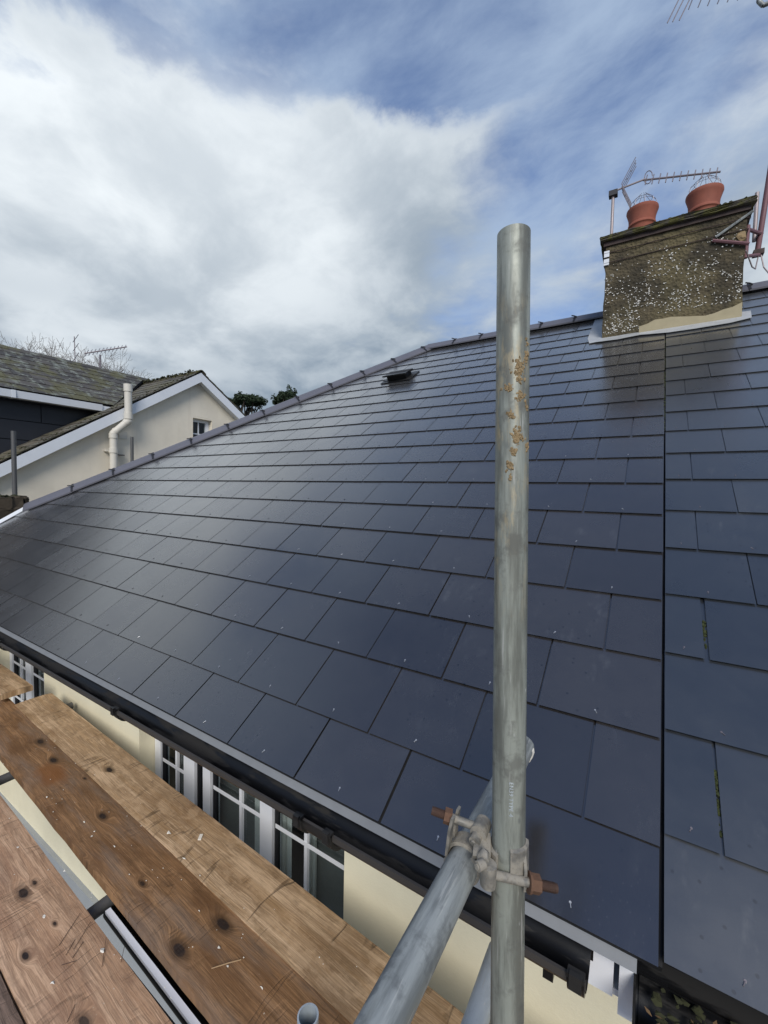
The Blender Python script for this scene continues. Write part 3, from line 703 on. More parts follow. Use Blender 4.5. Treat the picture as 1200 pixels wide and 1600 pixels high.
def chimney_pot(x, y, z, s=1.0):
    prof = [(.100, 0), (.100, .105), (.104, .120), (.112, .126), (.113, .142), (.106, .150), (.110, .20), (.124, .245), (.130, .262), (.128, .278), (.113, .280), (.098, .23), (.088, .05), (.086, 0)]
    bm = bmesh.new(); seg = 28; rings = []
    for r_, h in prof: rings.append([bm.verts.new((x+math.cos(2*math.pi*i/seg)*r_*s, y+math.sin(2*math.pi*i/seg)*r_*s, z+h*s)) for i in range(seg)])
    for a, b in zip(rings, rings[1:]):
        for i in range(seg): bm.faces.new((a[i], a[(i+1) % seg], b[(i+1) % seg], b[i]))
    pot = CH(bm_obj('chimney_pot', bm, 'terracotta', ch, True, 45))
    bm = bmesh.new(); top = Vector((x, y, z+.42*s)); zr = z+.278*s
    for i in range(9):
        a = 2*math.pi*i/9; q = Vector((x+math.cos(a)*.115*s, y+math.sin(a)*.115*s, zr)); mid = Vector((x+math.cos(a)*.105*s, y+math.sin(a)*.105*s, zr+.06*s))
        path_tube(bm, [q, mid, top+Vector((math.cos(a)*.02, math.sin(a)*.02, 0))], .0016, 5)
    for hh, r_ in ((.05, .107), (.09, .075)):
        pts = [Vector((x+math.cos(2*math.pi*i/14)*r_*s, y+math.sin(2*math.pi*i/14)*r_*s, zr+hh*s)) for i in range(15)]; path_tube(bm, pts, .0015, 5)
    bm_obj('wire_guard', bm, 'aerial', pot)
chimney_pot(.385, 3.68, 3.185, .97); chimney_pot(.835, 3.74, 3.19, 1.03)
# lead apron and side flashing
def on_roof(pts, h=.017): return [RPt(x, s*G, h) for x, s in pts]
CH(solid('lead_flashing', on_roof([(-.01, 20.2), (.0, 17.4), (.03, 16.75), (.10, 16.8), (.16, 17.25), (.155, 20.2)], .0255), .003, 'lead', ch, -n1))
CH(solid('lead_flashing', on_roof([(.10, 17.35), (.080, 16.72), (.25, 16.66), (.42, 16.78), (.62, 16.55), (.80, 16.52), (1.02, 16.58), (1.15, 16.80), (1.165, 17.6), (1.08, 17.62), (.3, 17.62)], .0300), .003, 'lead', ch, -n1))
bm = bmesh.new(); prism(bm, [(CX0-.01, 2.25), (.40, 2.245), (.40, 2.285), (.30, 2.30), (CX0-.01, 2.30)], 'Y', CY0-.010, CY0+.002); CH(bm_obj('lead_flashing', bm, 'lead', ch))
# lashing wires and corner plates
for z, sag in ((3.04, 0), (2.955, .0)):
    bm = bmesh.new(); e_ = .010
    path_tube(bm, [(CX0-e_, CY0-e_, z), (CX1+e_, CY0-e_, z+.004), (CX1+e_, CY1+e_, z), (CX0-e_, CY1+e_, z), (CX0-e_, CY0-e_, z)], .0035, 6); CH(bm_obj('lashing_wire', bm, 'brown_iron', ch))
for z in (3.035, 2.965): CH(bm_obj('corner_plate', boxes((CX0-.012, CX0+.030, CY0-.0125, CY0-.007, z-.028, z+.025), (CX0-.0125, CX0-.008, CY0-.0065, CY0+.04, z-.028, z+.025)), 'white_paint', ch))
bm = bmesh.new(); tube(bm, (CX1-.19, CY0-.016, 2.95), (CX1+.03, CY0-.016, 3.08), .010, 6); CH(bm_obj('bracket_strap', bm, 'galv2', ch))
bm = bmesh.new(); tube(bm, (CX1-.21, CY0-.016, 2.93), (CX1+.02, CY0-.016, 2.84), .012, 6); CH(bm_obj('bracket_strap', bm, 'pinkiron', ch))
lump_bm = bmesh.new(); lump(lump_bm, (CX1-.03, CY0-.004, 2.92), .035, 4, (.9, .3, 1.1), 2, .3); CH(bm_obj('broken_render', lump_bm, 'mortar', ch))

# ------------------------------------------------------------------ aerials
def yagi(parent, boom0, boom1, elemdir, n, el0, el1, r=.004, reflector=None, name='boom'):
    boom0, boom1, ed = Vector(boom0), Vector(boom1), Vector(elemdir).normalized()
    bm = bmesh.new(); tube(bm, boom0, boom1, r*1.9, 8); rel(bm_obj(name, bm, 'aerial', None), parent)
    for i in range(n):
        t = (i+.5)/n; c = boom0.lerp(boom1, t); L_ = el0+(el1-el0)*t
        bm = bmesh.new(); tube(bm, c-ed*L_/2, c+ed*L_/2, r, 6); rel(bm_obj('element', bm, 'aerial', None), parent)
a1 = empty('tv_aerial', (.15, 3.62, 3.135), 'slim rod television aerial on a short mast at the left of the chimney pots', 'aerial')
bm = bmesh.new(); tube(bm, (.150, 3.62, 3.13), (.150, 3.62, 3.65), .013, 10); rel(bm_obj('mast', bm, 'mast', None, True, 40), a1)
rel(bm_obj('clamp', boxes((.115, .185, 3.59, 3.65, 3.615, 3.66)), 'clip', None), a1)
A0, A1 = Vector((.12, 3.60, 3.645)), Vector((.93, 3.66, 3.570))
yagi(a1, A0+Vector((.26, 0, .02)), A1, (.12, .25, .9), 11, .10, .085, .0042, name='boom')
bm = bmesh.new(); tube(bm, A0, A0+Vector((.28, 0, .024)), .0075, 8); rel(bm_obj('boom', bm, 'mast', None), a1)
for sg in (-1, 1):
    for jx in (0, .02, .04, .06):
        bm = bmesh.new(); c = A0+Vector((.10, 0, .01)); q = c+Vector((.08 if sg < 0 else .10, jx*2-.06, sg*.19)); tube(bm, c+Vector((0, jx*2-.06, 0)), q, .0032, 6); rel(bm_obj('reflector_rod', bm, 'aerial', None), a1)
    for t in (.35, .65, .95):
        bm = bmesh.new(); c = A0+Vector((.10+(.08 if sg < 0 else .10)*t, 0, .01+sg*.19*t)); tube(bm, c+Vector((0, -.09, -.06)), c+Vector((0, .09, .06)), .0028, 6); rel(bm_obj('reflector_rod', bm, 'aerial', None), a1)
bm = bmesh.new(); c = A0+Vector((.30, 0, .03))
path_tube(bm, [c+Vector((.03*math.cos(t*.5), .0, .055*math.sin(t*.5))) for t in range(0, 13)], .0035, 6); rel(bm_obj('dipole_loop', bm, 'aerial', None), a1)
# tall mast at the right of the chimney carrying the aerial that pokes in at the top right
a2 = empty('tv_aerial', (1.28, 3.95, 2.9), 'tall leaning aerial mast on iron brackets at the right side of the chimney', 'aerial')
bm = bmesh.new(); tube(bm, (1.225, 3.88, 2.92), (1.40, 3.95, 5.10), .020, 12); rel(bm_obj('mast', bm, 'pinkiron', None, True, 40), a2)
bm = bmesh.new(); tube(bm, (1.205, 3.90, 3.05), (1.205, 3.90, 3.45), .015, 10); rel(bm_obj('bracket_arm', bm, 'mast', None, True, 40), a2)
for z0, z1 in ((3.02, 3.10), (2.80, 2.93)):
    bm = bmesh.new(); tube(bm, (1.09, 3.56, z0), (1.25, 3.90, z1), .014, 8); rel(bm_obj('bracket_arm', bm, 'pinkiron', None), a2)
bm = bmesh.new(); tube(bm, (1.11, 3.58, 2.79), (1.115, 3.58, 3.04), .018, 8); rel(bm_obj('bracket_arm', bm, 'pinkiron', None), a2)
rel(bm_obj('clamp', boxes((1.20, 1.27, 3.86, 3.93, 2.925, 2.965)), 'brown_iron', None), a2)
bm = bmesh.new(); path_tube(bm, [(1.10, 3.47, 2.80), (1.16, 3.6, 2.72), (1.21, 3.8, 2.78), (1.24, 3.88, 2.95)], .005, 6); path_tube(bm, [(1.25, 3.88, 2.93), (1.27, 3.85, 2.80), (1.33, 3.85, 2.70), (1.5, 3.9, 2.68)], .005, 6); rel(bm_obj('cable', bm, 'mast', None), a2)
B0, B1 = Vector((.60, 3.90, 5.33)), Vector((1.62, 3.94, 5.02))
yagi(a2, Vector((.66, 3.90, 5.33)), B1, (-.42, .25, -.95), 14, .20, .17, .0042)
bm = bmesh.new(); tube(bm, (.655, 3.90, 5.335), (.725, 3.90, 5.315), .022, 8); rel(bm_obj('boom_end', bm, 'clip', None), a2)
for dx in (-.06, -.02, .03):
    bm = bmesh.new(); c = Vector((.66+dx, 3.90, 5.36-dx*.3)); tube(bm, c+Vector((.10, 0, .20)), c-Vector((.10, 0, .20)), .0045, 6); rel(bm_obj('element', bm, 'aerial', None), a2)
bm = bmesh.new(); path_tube(bm, [(1.14, 3.92, 5.20), (1.14, 3.92, 5.02), (1.17, 3.92, 4.97), (1.30, 3.92, 4.96), (1.39, 3.94, 4.99)], .016, 8); rel(bm_obj('mast_clamp', bm, 'galv2', None, True, 50), a2)
# aerial behind the old roof on the left
a3 = empty('tv_aerial', (-10.9, 4.25, 2.6), 'television aerial on a thin pole rising behind the mossy slate ridge at the left', 'aerial')
bm = bmesh.new(); tube(bm, (-10.9, 4.25, 2.4), (-10.88, 4.24, 4.05), .022, 8); rel(bm_obj('mast', bm, 'aerial', None), a3)
D0 = Vector((-11.15, 4.02, 4.06)); D1 = Vector((-10.55, 4.70, 4.32))
yagi(a3, D0, D1, (.62, -.45, -.55), 11, .42, .30, .008)
for sg in (-1, 1):
    for jx in (-.2, -.07, .07, .2):
        bm = bmesh.new(); ed = Vector((.62, -.45, -.55)).normalized(); c = D0+Vector((-.06, -.06, 0))+Vector((0, -.1, sg*abs(jx)*1.6)); tube(bm, c-ed*.27, c+ed*.27, .007, 5); rel(bm_obj('reflector_rod', bm, 'aerial', None), a3)
bm = bmesh.new(); tube(bm, D0+Vector((-.08, -.18, .36)), D0+Vector((-.06, -.18, -.36)), .010, 6); rel(bm_obj('reflector_rod', bm, 'aerial', None), a3)

# ------------------------------------------------------------------ house with the gable on the left
gh = empty('gable_house', (-8.5, 3.5, GZ), 'magnolia gabled house with white bargeboards and old mossy slates at the left', 'house')
def GH(o): return inv(o, gh)
GX = -7.05; AY, AZ = 4.25, 3.12; T2 = .645
def gz(y): return AZ-T2*abs(y-AY)
def wbox(y): return gz(y)-.17
wy0, wy1 = .2, 5.55
wW = (4.165, 4.585, 1.55, 2.265)
bm = bmesh.new()
prism(bm, [(wy0, GZ), (wW[0], GZ), (wW[0], wbox(wW[0])), (wy0, wbox(wy0))], 'X', GX-.2, GX)
prism(bm, [(wW[1], GZ), (wy1, GZ), (wy1, wbox(wy1)), (wW[1], wbox(wW[1]))], 'X', GX-.2, GX)
prism(bm, [(wW[0], wW[3]), (wW[1], wW[3]), (wW[1], wbox(wW[1])), (AY, wbox(AY)), (wW[0], wbox(wW[0]))], 'X', GX-.2, GX)
prism(bm, [(wW[0], GZ), (wW[1], GZ), (wW[1], wW[2]), (wW[0], wW[2])], 'X', GX-.2, GX)
GH(bm_obj('wall', bm, 'cream2', gh))
GH(bm_obj('wall', boxes((-12.5, GX-.21, wy1-.2, wy1, GZ, 2.0)), 'cream2', gh))
# bargeboards with their soffit
for sg in (-1, 1):
    y1 = AY+sg*(1.38 if sg > 0 else 4.1)
    bm = bmesh.new(); prism(bm, [(AY, gz(AY)-.02), (y1, gz(y1)-.02), (y1, gz(y1)-.195), (AY, gz(AY)-.195)], 'X', GX+.12, GX+.145); GH(bm_obj('bargeboard', bm, 'white_paint', gh))
    bm = bmesh.new(); prism(bm, [(AY, gz(AY)-.172), (y1, gz(y1)-.172), (y1, gz(y1)-.188), (AY, gz(AY)-.188)], 'X', GX+.002, GX+.119); GH(bm_obj('soffit', bm, 'white_paint', gh))
# gable roof decks
RX = -8.92; cs2 = 1/math.sqrt(1+T2*T2); sn2 = T2*cs2
gl = GH(solid('roof', [(GX+.13, .1, gz(.1)-.012), (GX+.13, AY, AZ-.012), (-12.4, AY, AZ-.012), (-12.4, .1, gz(.1)-.012)], .05, 'deck', gh, Vector((0, sn2, -cs2))))
gr = GH(solid('roof', [(GX+.13, AY, AZ-.012), (GX+.13, 5.75, gz(5.75)-.012), (-12.4, 5.75, gz(5.75)-.012), (-12.4, AY, AZ-.012)], .05, 'deck', gh, Vector((0, -sn2, -cs2))))
EX, EZ = -7.46, 2.27; TX = (3.22-EZ)/(EX-RX); csx = 1/math.sqrt(1+TX*TX); snx = TX*csx   # cross range
def xz(x): return EZ+TX*(EX-x)
# slates on the slope facing the camera, up to the valley
rects = []; o2 = Vector((GX+.15, .1, gz(.1))); Lr = (AY-.1)/cs2
kk = 0
while kk*.2 < Lr-.05:
    for i in range(-24, 1):
        x0 = i*.25+(.125 if kk % 2 else 0); rects.append((x0+.003, min(x0+.247, 0), kk*.2))
    kk += 1
slate_course(gl, o2, (1, 0, 0), (0, cs2, sn2), (0, -sn2, cs2), [r for r in rects if r[0] > -2.6 and r[1] > r[0]+.03], [(1, 0, 0.0), (0, 1, Lr-.02)], 'slate_old2', thick=.007, lift=.014, L=.42, near=CAM, jit=3)
rects = []
kk = 0; Lr2 = (5.75-AY)/cs2
while kk*.2 < Lr2-.05:
    for i in range(0, 9):
        x0 = i*.25+(.125 if kk % 2 else 0)-(.125); rects.append((max(x0+.003, 0), x0+.247, kk*.2))
    kk += 1
slate_course(gr, (GX+.15, 5.75, gz(5.75)), (-1, 0, 0), (0, -cs2, sn2), (0, sn2, cs2), rects, [(-1, 0, 0), (0, 1, Lr2-.02)], 'slate_old2', thick=.007, lift=.014, L=.42, near=CAM, jit=3)
hip_run((GX+.16, AY, AZ+.035), (RX+.05, AY, AZ+.035), .42, .42, (0, 0, 1), .10, .06, gl, 'capstone', clip=False)
bm = bmesh.new(); rr = random.Random(21)
for i in range(120): lump(bm, (rr.uniform(RX, GX+.1), AY-.03-rr.uniform(0, .09), AZ+.03-rr.uniform(0, .05)), rr.uniform(.012, .028), rr.random(), (1.5, 1, .7), 1, .4)
for i in range(150):
    y = rr.uniform(.6, AY); lump(bm, (GX+.10-rr.random()**2*.35, y, gz(y)+.02), rr.uniform(.008, .022), rr.random(), (1, 1.3, .7), 1, .4)
o = GH(bm_obj('roof_moss', bm, 'moss_dark', gh)); o['kind'] = 'stuff'
# cross range: black clad wall, gutter and mossy roof
def valley_y(x): return AY-(AZ-xz(x))/T2            # where the range meets the gable slope
cw = -7.66
bm = bmesh.new(); prism(bm, [(-1.5, GZ), (4.2, GZ), (4.2, EZ-.10), (-1.5, EZ-.10)], 'X', cw-.2, cw-.02); GH(bm_obj('wall', bm, 'deck', gh))
panels = []
z = EZ-.12; row = 0
while z > .2:
    y = -1.5+(.35 if row % 2 else 0)
    while y < 4.0:
        pc = clip_poly([(y+.004, z-.29), (y+1.14, z-.29), (y+1.14, z-.006), (y+.004, z-.006)], [(T2, -1, T2*AY-AZ-.02)])
        if pc and area(pc) > .004:
            bm = bmesh.new(); prism(bm, pc, 'X', cw-.018, cw); GH(bm_obj('cladding_panel', bm, 'clad', gh))
        y += 1.148
    z -= .296; row += 1
yv = valley_y(EX)
xr = GH(solid('roof', [(EX, -2.2, EZ-.012), (EX, yv, EZ-.012), (RX, AY, xz(RX)-.012), (RX, -2.2, xz(RX)-.012)], .05, 'deck', gh, Vector((-snx, 0, -csx))))
GH(solid('roof', [(RX, -2.2, xz(RX)-.012), (RX, 5.2, xz(RX)-.012), (RX-2.2, 5.2, xz(RX)-1.45), (RX-2.2, -2.2, xz(RX)-1.45)], .05, 'deck', gh, Vector((snx, 0, -csx))))
Lx = (EX-RX)/csx; rects = []; kk = 0
while kk*.185 < Lx-.04:
    for i in range(-1, 28):
        x0 = i*.25+(.125 if kk % 2 else 0); rects.append((x0+.003, x0+.247, kk*.185))
    kk += 1
vy0, vy1 = yv+2.2, AY+2.2
slate_course(xr, (EX, -2.2, EZ), (0, 1, 0), (-csx, 0, snx), (snx, 0, csx), rects, [(-1, 0, 0), (Lx, -(vy1-vy0), Lx*vy0-.03), (0, 1, Lx-.02)], 'slate_old', thick=.008, lift=.015, L=.39, near=CAM, jit=4)
hip_run((RX, -2.2, xz(RX)+.03), (RX, AY+.1, xz(RX)+.03), .42, .46, (0, 0, 1), .12, .075, xr, 'slate_old', clip=False)
# white box gutter along the range, with end cap
bm = bmesh.new(); prism(bm, [(EX-.06, EZ-.12), (EX+.06, EZ-.12), (EX+.075, EZ-.015), (EX+.065, EZ-.015), (EX+.052, EZ-.11), (EX-.052, EZ-.11), (EX-.052, EZ-.02), (EX-.06, EZ-.02)], 'Y', -2.2, yv-.22); GH(bm_obj('gutter', bm, 'white_paint', gh))
for yy in (.2, 1.5): GH(bm_obj('gutter_joint', boxes((EX-.062, EX+.08, yy, yy+.05, EZ-.126, EZ-.121), (EX+.0755, EX+.081, yy, yy+.05, EZ-.121, EZ-.012)), 'white_paint', gh))
GH(bm_obj('soffit', boxes((cw+.001, EX-.061, -2.2, yv-.12, EZ-.135, EZ-.10)), 'clad', gh))
bm = bmesh.new(); prism(bm, [(EX-.06, EZ-.125), (EX+.05, EZ-.125), (EX+.05, EZ-.03), (EX-.06, EZ-.02)], 'Y', yv-.215, yv-.06); GH(bm_obj('fascia', bm, 'white_paint', gh))
# attic window
wn = GH(empty('window', (0, 0, 0), None, None)); wn.parent = gh; GH(wn)
y0, y1, z0, z1 = wW; xf = GX-.10
bm = boxes((xf-.05, xf, y0+.002, y0+.040, z0, z1-.03), (xf-.05, xf, y1-.075, y1-.002, z0, z1-.03), (xf-.05, xf, y0+.041, y1-.076, z1-.085, z1-.03), (xf-.05, xf, y0+.041, y1-.076, z0, z0+.05)); bm_obj('frame', bm, 'white_paint', wn)
bm_obj('pane', boxes((xf-.032, xf-.028, y0+.042, y1-.077, z0+.051, z1-.086)), 'glass', wn)
for bb in ((xf-.027, xf-.006, 4.345, 4.365, z0+.051, z1-.086), (xf-.005, xf-.003, y0+.042, y1-.077, 1.935, 1.955), (xf-.005, xf-.003, y0+.042, y1-.077, 1.735, 1.755)): bm_obj('glazing_bar', boxes(bb), 'white_paint', wn)
bm_obj('backing', boxes((xf-.6, xf-.55, y0-.3, y1+.3, z0-.3, z1+.3)), 'dark', wn)
bm_obj('reveal', boxes((GX-.2, GX-.001, y0, y1, z1-.028, z1-.001)), 'cream2', wn)
# soil pipe with its offset
def ptube(name, pts, r, m, parent, seg=18):
    bm = bmesh.new()
    for a, b in zip(pts, pts[1:]): tube(bm, a, b, r, seg)
    for q in pts[1:-1]: lump(bm, q, r*1.01, 1, sub=3, amp=0)
    return bm_obj(name, bm, m, parent, True, 40)
px_ = GX+.23; pl = GX+.12
sp = empty('soil_pipe', (pl, 2.69, GZ), 'cream soil pipe with a cranked offset standing on the magnolia gable wall', 'pipe')
rel(ptube('pipe', [(pl, 2.66, GZ), (pl, 2.66, 1.74), (px_, 2.845, 1.96), (px_, 2.845, 2.53)], .056, 'pipe', None), sp)
for z0, z1, yy, xx in ((1.66, 1.74, 2.66, pl), (1.42, 1.50, 2.66, pl), (1.99, 2.09, 2.845, px_), (2.44, 2.56, 2.845, px_)):
    bm = bmesh.new(); tube(bm, (xx, yy, z0), (xx, yy, z1), .066, 18, hollow=.006 if z1 > 2.5 else 0); rel(bm_obj('socket', bm, 'pipe', None, True, 40), sp)
bm = bmesh.new(); u_ = (Vector((px_, 2.845, 1.96))-Vector((pl, 2.66, 1.74))).normalized(); c = Vector((pl, 2.66, 1.74))
tube(bm, c+u_*.03, c+u_*.07, .063, 18); tube(bm, c+u_*.25, c+u_*.29, .063, 18); rel(bm_obj('socket', bm, 'pipe', None, True, 40), sp)
rel(bm_obj('bracket', boxes((GX+.001, pl-.03, 2.56, 2.60, 1.44, 1.47), (GX+.001, pl-.03, 2.73, 2.77, 1.44, 1.47)), 'pipe', None), sp)
GH(bm_obj('wall_vent', boxes((GX+.001, GX+.012, 2.80, 2.93, 1.68, 1.80)), 'pipe', gh))
bm = bmesh.new(); tube(bm, (GX+.0, 2.80, 1.40), (GX+.06, 2.84, 1.40), .008, 8); tube(bm, (GX+.06, 2.74, 1.40), (GX+.06, 2.86, 1.40), .008, 8); GH(bm_obj('wall_hook', bm, 'clip', gh))

# ------------------------------------------------------------------ mossy rubble wall at the far left
rw = empty('rubble_wall', (-5.3, .2, GZ), 'dark mossy rubble wall end beside the foot of the hip at the left edge', 'wall')
bm = boxes((-5.50, XL-.06, -1.0, .86, GZ, .60)); rel(bm_obj('core', bm, 'stone', None), rw)
rr = random.Random(4)
for z in (.05, .18, .31, .44, .57, .69):
    y = -.98+rr.uniform(0, .1)
    while y < .92:
        L_ = rr.uniform(.10, .24); bm = bmesh.new(); y1 = min(y+L_, .95)
        box(bm, -5.53, XL-.02+rr.uniform(-.02, .006), y, y1-.012, z-.065, z+.058, .012)
        for vv in bm.verts: vv.co += Vector((rr.uniform(-1, 1)*.016, rr.uniform(-1, 1)*.016, rr.uniform(-1, 1)*.014))
        rel(bm_obj('stone', bm, 'stone', None), rw); y = y1
bm = bmesh.new()
for i in range(150): lump(bm, (rr.uniform(-5.5, XL-.05), rr.uniform(-.2, .93), .75+rr.uniform(-.02, .012)), rr.uniform(.012, .03), rr.random(), (1.3, 1.3, .6), 1, .4)
o = rel(bm_obj('wall_moss', bm, 'moss_dark', None), rw); o['kind'] = 'stuff'

# ------------------------------------------------------------------ scaffold
TRAD = .02415
def scaffold_tube(name, p0, p1, m, label, cat='scaffold tube', group=None, seg=40):
    p0, p1 = Vector(p0), Vector(p1); bm = bmesh.new(); L_ = (p1-p0).length
    tube(bm, (0, 0, 0), (0, 0, L_), TRAD, seg, hollow=.0036)
    o = bm_obj(name, bm, m, None, True, 40); o.location = p0; o.rotation_mode = 'QUATERNION'; o.rotation_quaternion = (p1-p0).to_track_quat('Z', 'Y')
    return tag(o, label, cat, group)
PT, PB = Vector((.358, -.196, 1.278)), Vector((.401, -.241, .096)); pd = (PT-PB).normalized()
base = PB+pd*((GZ-PB.z)/pd.z)
pole = scaffold_tube('scaffold_pole', base, PT, 'galv', 'upright galvanised scaffold pole splashed with mortar in the foreground', 'scaffold pole', None, 64)
def pole_at(z): return PB+pd*((z-PB.z)/pd.z)
# mortar splats on its camera side, coordinates (height, sideways angle in degrees, size)
tocam = (CAM-pole_at(.9)); tocam.z = 0; tocam.normalize(); sdv = Vector((0, 0, 1)).cross(tocam)     # to the right seen from the camera
pinv = pole.matrix_basis
from mathutils import Quaternion
PMW = Matrix.Translation(pole.location) @ pole.rotation_quaternion.to_matrix().to_4x4()
def on_pole(o): o.parent = pole; o.matrix_parent_inverse = PMW.inverted(); return o
rr = random.Random(8)
def splat(z, ang, w, h, n, seed):
    bm = bmesh.new(); r2 = random.Random(seed)
    for i in range(n):
        a = R(ang)+r2.gauss(0, 1)*w/TRAD*.42; zz = z+r2.gauss(0, 1)*h*.42
        dv = tocam*math.cos(a)+sdv*math.sin(a); c = pole_at(zz)+dv*(TRAD-.0007)
        lump(bm, c, r2.uniform(.0012, .0026), r2.random(), (1, 1, 1.25), 1, .35)
    on_pole(bm_obj('mortar_splat', bm, 'mortar', None))
for a in ((1.066, 20, .010, .020, 90, 1), (1.092, 52, .006, .016, 40, 9), (1.043, -14, .007, .007, 36, 2), (1.031, 30, .010, .008, 44, 3), (1.003, -6, .006, .006, 34, 4), (1.016, 56, .003, .006, 14, 10), (.972, 18, .009, .014, 95, 5), (.950, 6, .005, .006, 32, 6), (.930, -6, .006, .008, 36, 7), (.912, -4, .0015, .006, 12, 8), (.958, 58, .003, .012, 18, 11)): splat(*a)
# stamped mark on the pole
tcu = bpy.data.curves.new('stamped_mark', 'FONT'); tcu.body = 'EN39 TYPE 4'; tcu.size = .0082; tcu.extrude = .0004; tcu.space_character = 1.1
to = bpy.data.objects.new('stamped_mark', tcu); COL.objects.link(to)
bpy.context.view_layer.update()
me = bpy.data.meshes.new_from_object(to.evaluated_get(bpy.context.evaluated_depsgraph_get())); bpy.data.objects.remove(to)
for vv in me.vertices:
    x, y, z = vv.co; a = R(8)+(y-.003)/TRAD; dv = tocam*math.cos(a)+sdv*math.sin(a)
    vv.co = pole_at(.474-x)+dv*(TRAD+.0001+z)
me.materials.clear(); me.materials.append(M['galv3'])
mk = bpy.data.objects.new('stamped_mark', me); link(mk); on_pole(mk); mk['label'] = 'small stamped lettering running down the pole'
TX_, TZ_ = .328, .319
tr1 = scaffold_tube('scaffold_tube', (TX_, -1.25, TZ_), (TX_+.002, .112, TZ_), 'galv2', 'grey scaffold tube running past the pole and ending over the gutter', group='scaffold tubes', seg=64)
bm = bmesh.new(); lump(bm, (TX_+.016, .10, TZ_-.005), .015, 3, (.7, 1.3, 1.1), 2, .3); o = bm_obj('mortar_splat', bm, 'chip', None); o.parent = tr1; o.matrix_parent_inverse = (Matrix.Translation(tr1.location) @ tr1.rotation_quaternion.to_matrix().to_4x4()).inverted()
scaffold_tube('scaffold_tube', (.292, -1.2, -.205), (.290, .115, -.205), 'galv3', 'pale new scaffold tube low down behind the foreground pole', group='scaffold tubes', seg=48)
scaffold_tube('scaffold_tube', (-.062, -.172, GZ), (-.058, -.168, -.305), 'galv3', 'open-ended scaffold tube standing up beside the brown board', group='scaffold tubes', seg=48)
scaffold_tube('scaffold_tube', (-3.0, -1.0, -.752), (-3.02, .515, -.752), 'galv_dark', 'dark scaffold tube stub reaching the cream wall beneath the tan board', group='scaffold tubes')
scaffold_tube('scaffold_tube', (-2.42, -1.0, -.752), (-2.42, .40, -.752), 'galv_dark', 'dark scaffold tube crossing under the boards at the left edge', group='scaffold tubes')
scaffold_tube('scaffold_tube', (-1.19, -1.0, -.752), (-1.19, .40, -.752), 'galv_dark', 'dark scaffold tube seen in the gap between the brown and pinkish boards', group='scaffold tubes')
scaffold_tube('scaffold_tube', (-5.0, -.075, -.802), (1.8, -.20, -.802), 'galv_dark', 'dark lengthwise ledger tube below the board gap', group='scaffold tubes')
scaffold_tube('scaffold_pole', (-5.75, 1.02, GZ), (-5.77, 1.03, 1.50), 'galv_dark', 'thin grey scaffold pole behind the mossy rubble wall', 'scaffold pole', 'distant scaffold poles')
scaffold_tube('scaffold_pole', (-6.55, 2.755, GZ), (-6.57, 2.77, 1.675), 'galv_dark', 'short grey scaffold pole top beside the cream soil pipe', 'scaffold pole', 'distant scaffold poles')
# swivel coupler
def arc_band(bm, c, axis, r0, r1, half, a0, a1, ref, n=20):
    """band round an axis: ref is the zero-angle direction"""
    axis = Vector(axis).normalized(); ref = Vector(ref); ref = (ref-axis*ref.dot(axis)).normalized(); oth = axis.cross(ref); rings = []
    for i in range(n+1):
        a = R(a0+(a1-a0)*i/n); dv = ref*math.cos(a)+oth*math.sin(a)
        rings.append([bm.verts.new(Vector(c)+dv*rr_+axis*h) for rr_, h in ((r0, -half), (r1, -half*.9), (r1, half*.9), (r0, half))])
    for a, b in zip(rings, rings[1:]):
        for j in range(4): bm.faces.new((a[j], a[(j+1) % 4], b[(j+1) % 4], b[j]))
    bm.faces.new(rings[0][::-1]); bm.faces.new(rings[-1])
cp = empty('scaffold_coupler', (.36, -.235, .33), 'mortar-covered swivel coupler with rusty bolts joining the pole and tube', 'coupler')
def CP(o): return rel(o, cp)
tc = Vector((TX_, -.238, TZ_))
bm = bmesh.new(); arc_band(bm, tc, (0, 1, 0), TRAD+.0003, TRAD+.0055, .021, -125, 100, (.35, 0, -1)); CP(bm_obj('saddle', bm, 'coupler', None, True, 35))
bm = bmesh.new(); arc_band(bm, tc+Vector((0, .002, 0)), (0, 1, 0), TRAD+.0003, TRAD+.005, .014, 25, 170, (-.55, 0, -.6)); CP(bm_obj('strap', bm, 'coupler', None, True, 35))
# hinge eye above the tube, bolt and nut pointing left
b0, b1 = Vector((.349, -.232, .371)), Vector((.276, -.256, .384)); bd = (b1-b0).normalized()
bm = bmesh.new(); tube(bm, b0, b0+bd*.055, .0062, 14); CP(bm_obj('bolt', bm, 'coupler', None, True, 40))
bm = bmesh.new(); tube(bm, b0+bd*.053, b1, .0060, 14)
for i in range(9): tube(bm, b0+bd*(.058+i*.0019), b0+bd*(.0589+i*.0019), .0066, 14)
CP(bm_obj('bolt_thread', bm, 'rust', None))
bm = bmesh.new(); hexprism(bm, b0+bd*.046, b0+bd*.0575, .0115); CP(bm_obj('nut', bm, 'rust2', None))
bm = bmesh.new(); u_, v_, _ = frame_for(bd)
def plate(bm, c0, c1, wd, w0, w1, t):
    c0, c1 = Vector(c0), Vector(c1); wd = Vector(wd).normalized(); tn = (c1-c0).cross(wd).normalized()*t/2
    q = [c0-wd*w0, c0+wd*w0, c1+wd*w1, c1-wd*w1]; A = [bm.verts.new(v-tn) for v in q]; B = [bm.verts.new(v+tn) for v in q]
    bm.faces.new(A[::-1]); bm.faces.new(B)
    for i in range(4): bm.faces.new((A[i], A[(i+1) % 4], B[(i+1) % 4], B[i]))
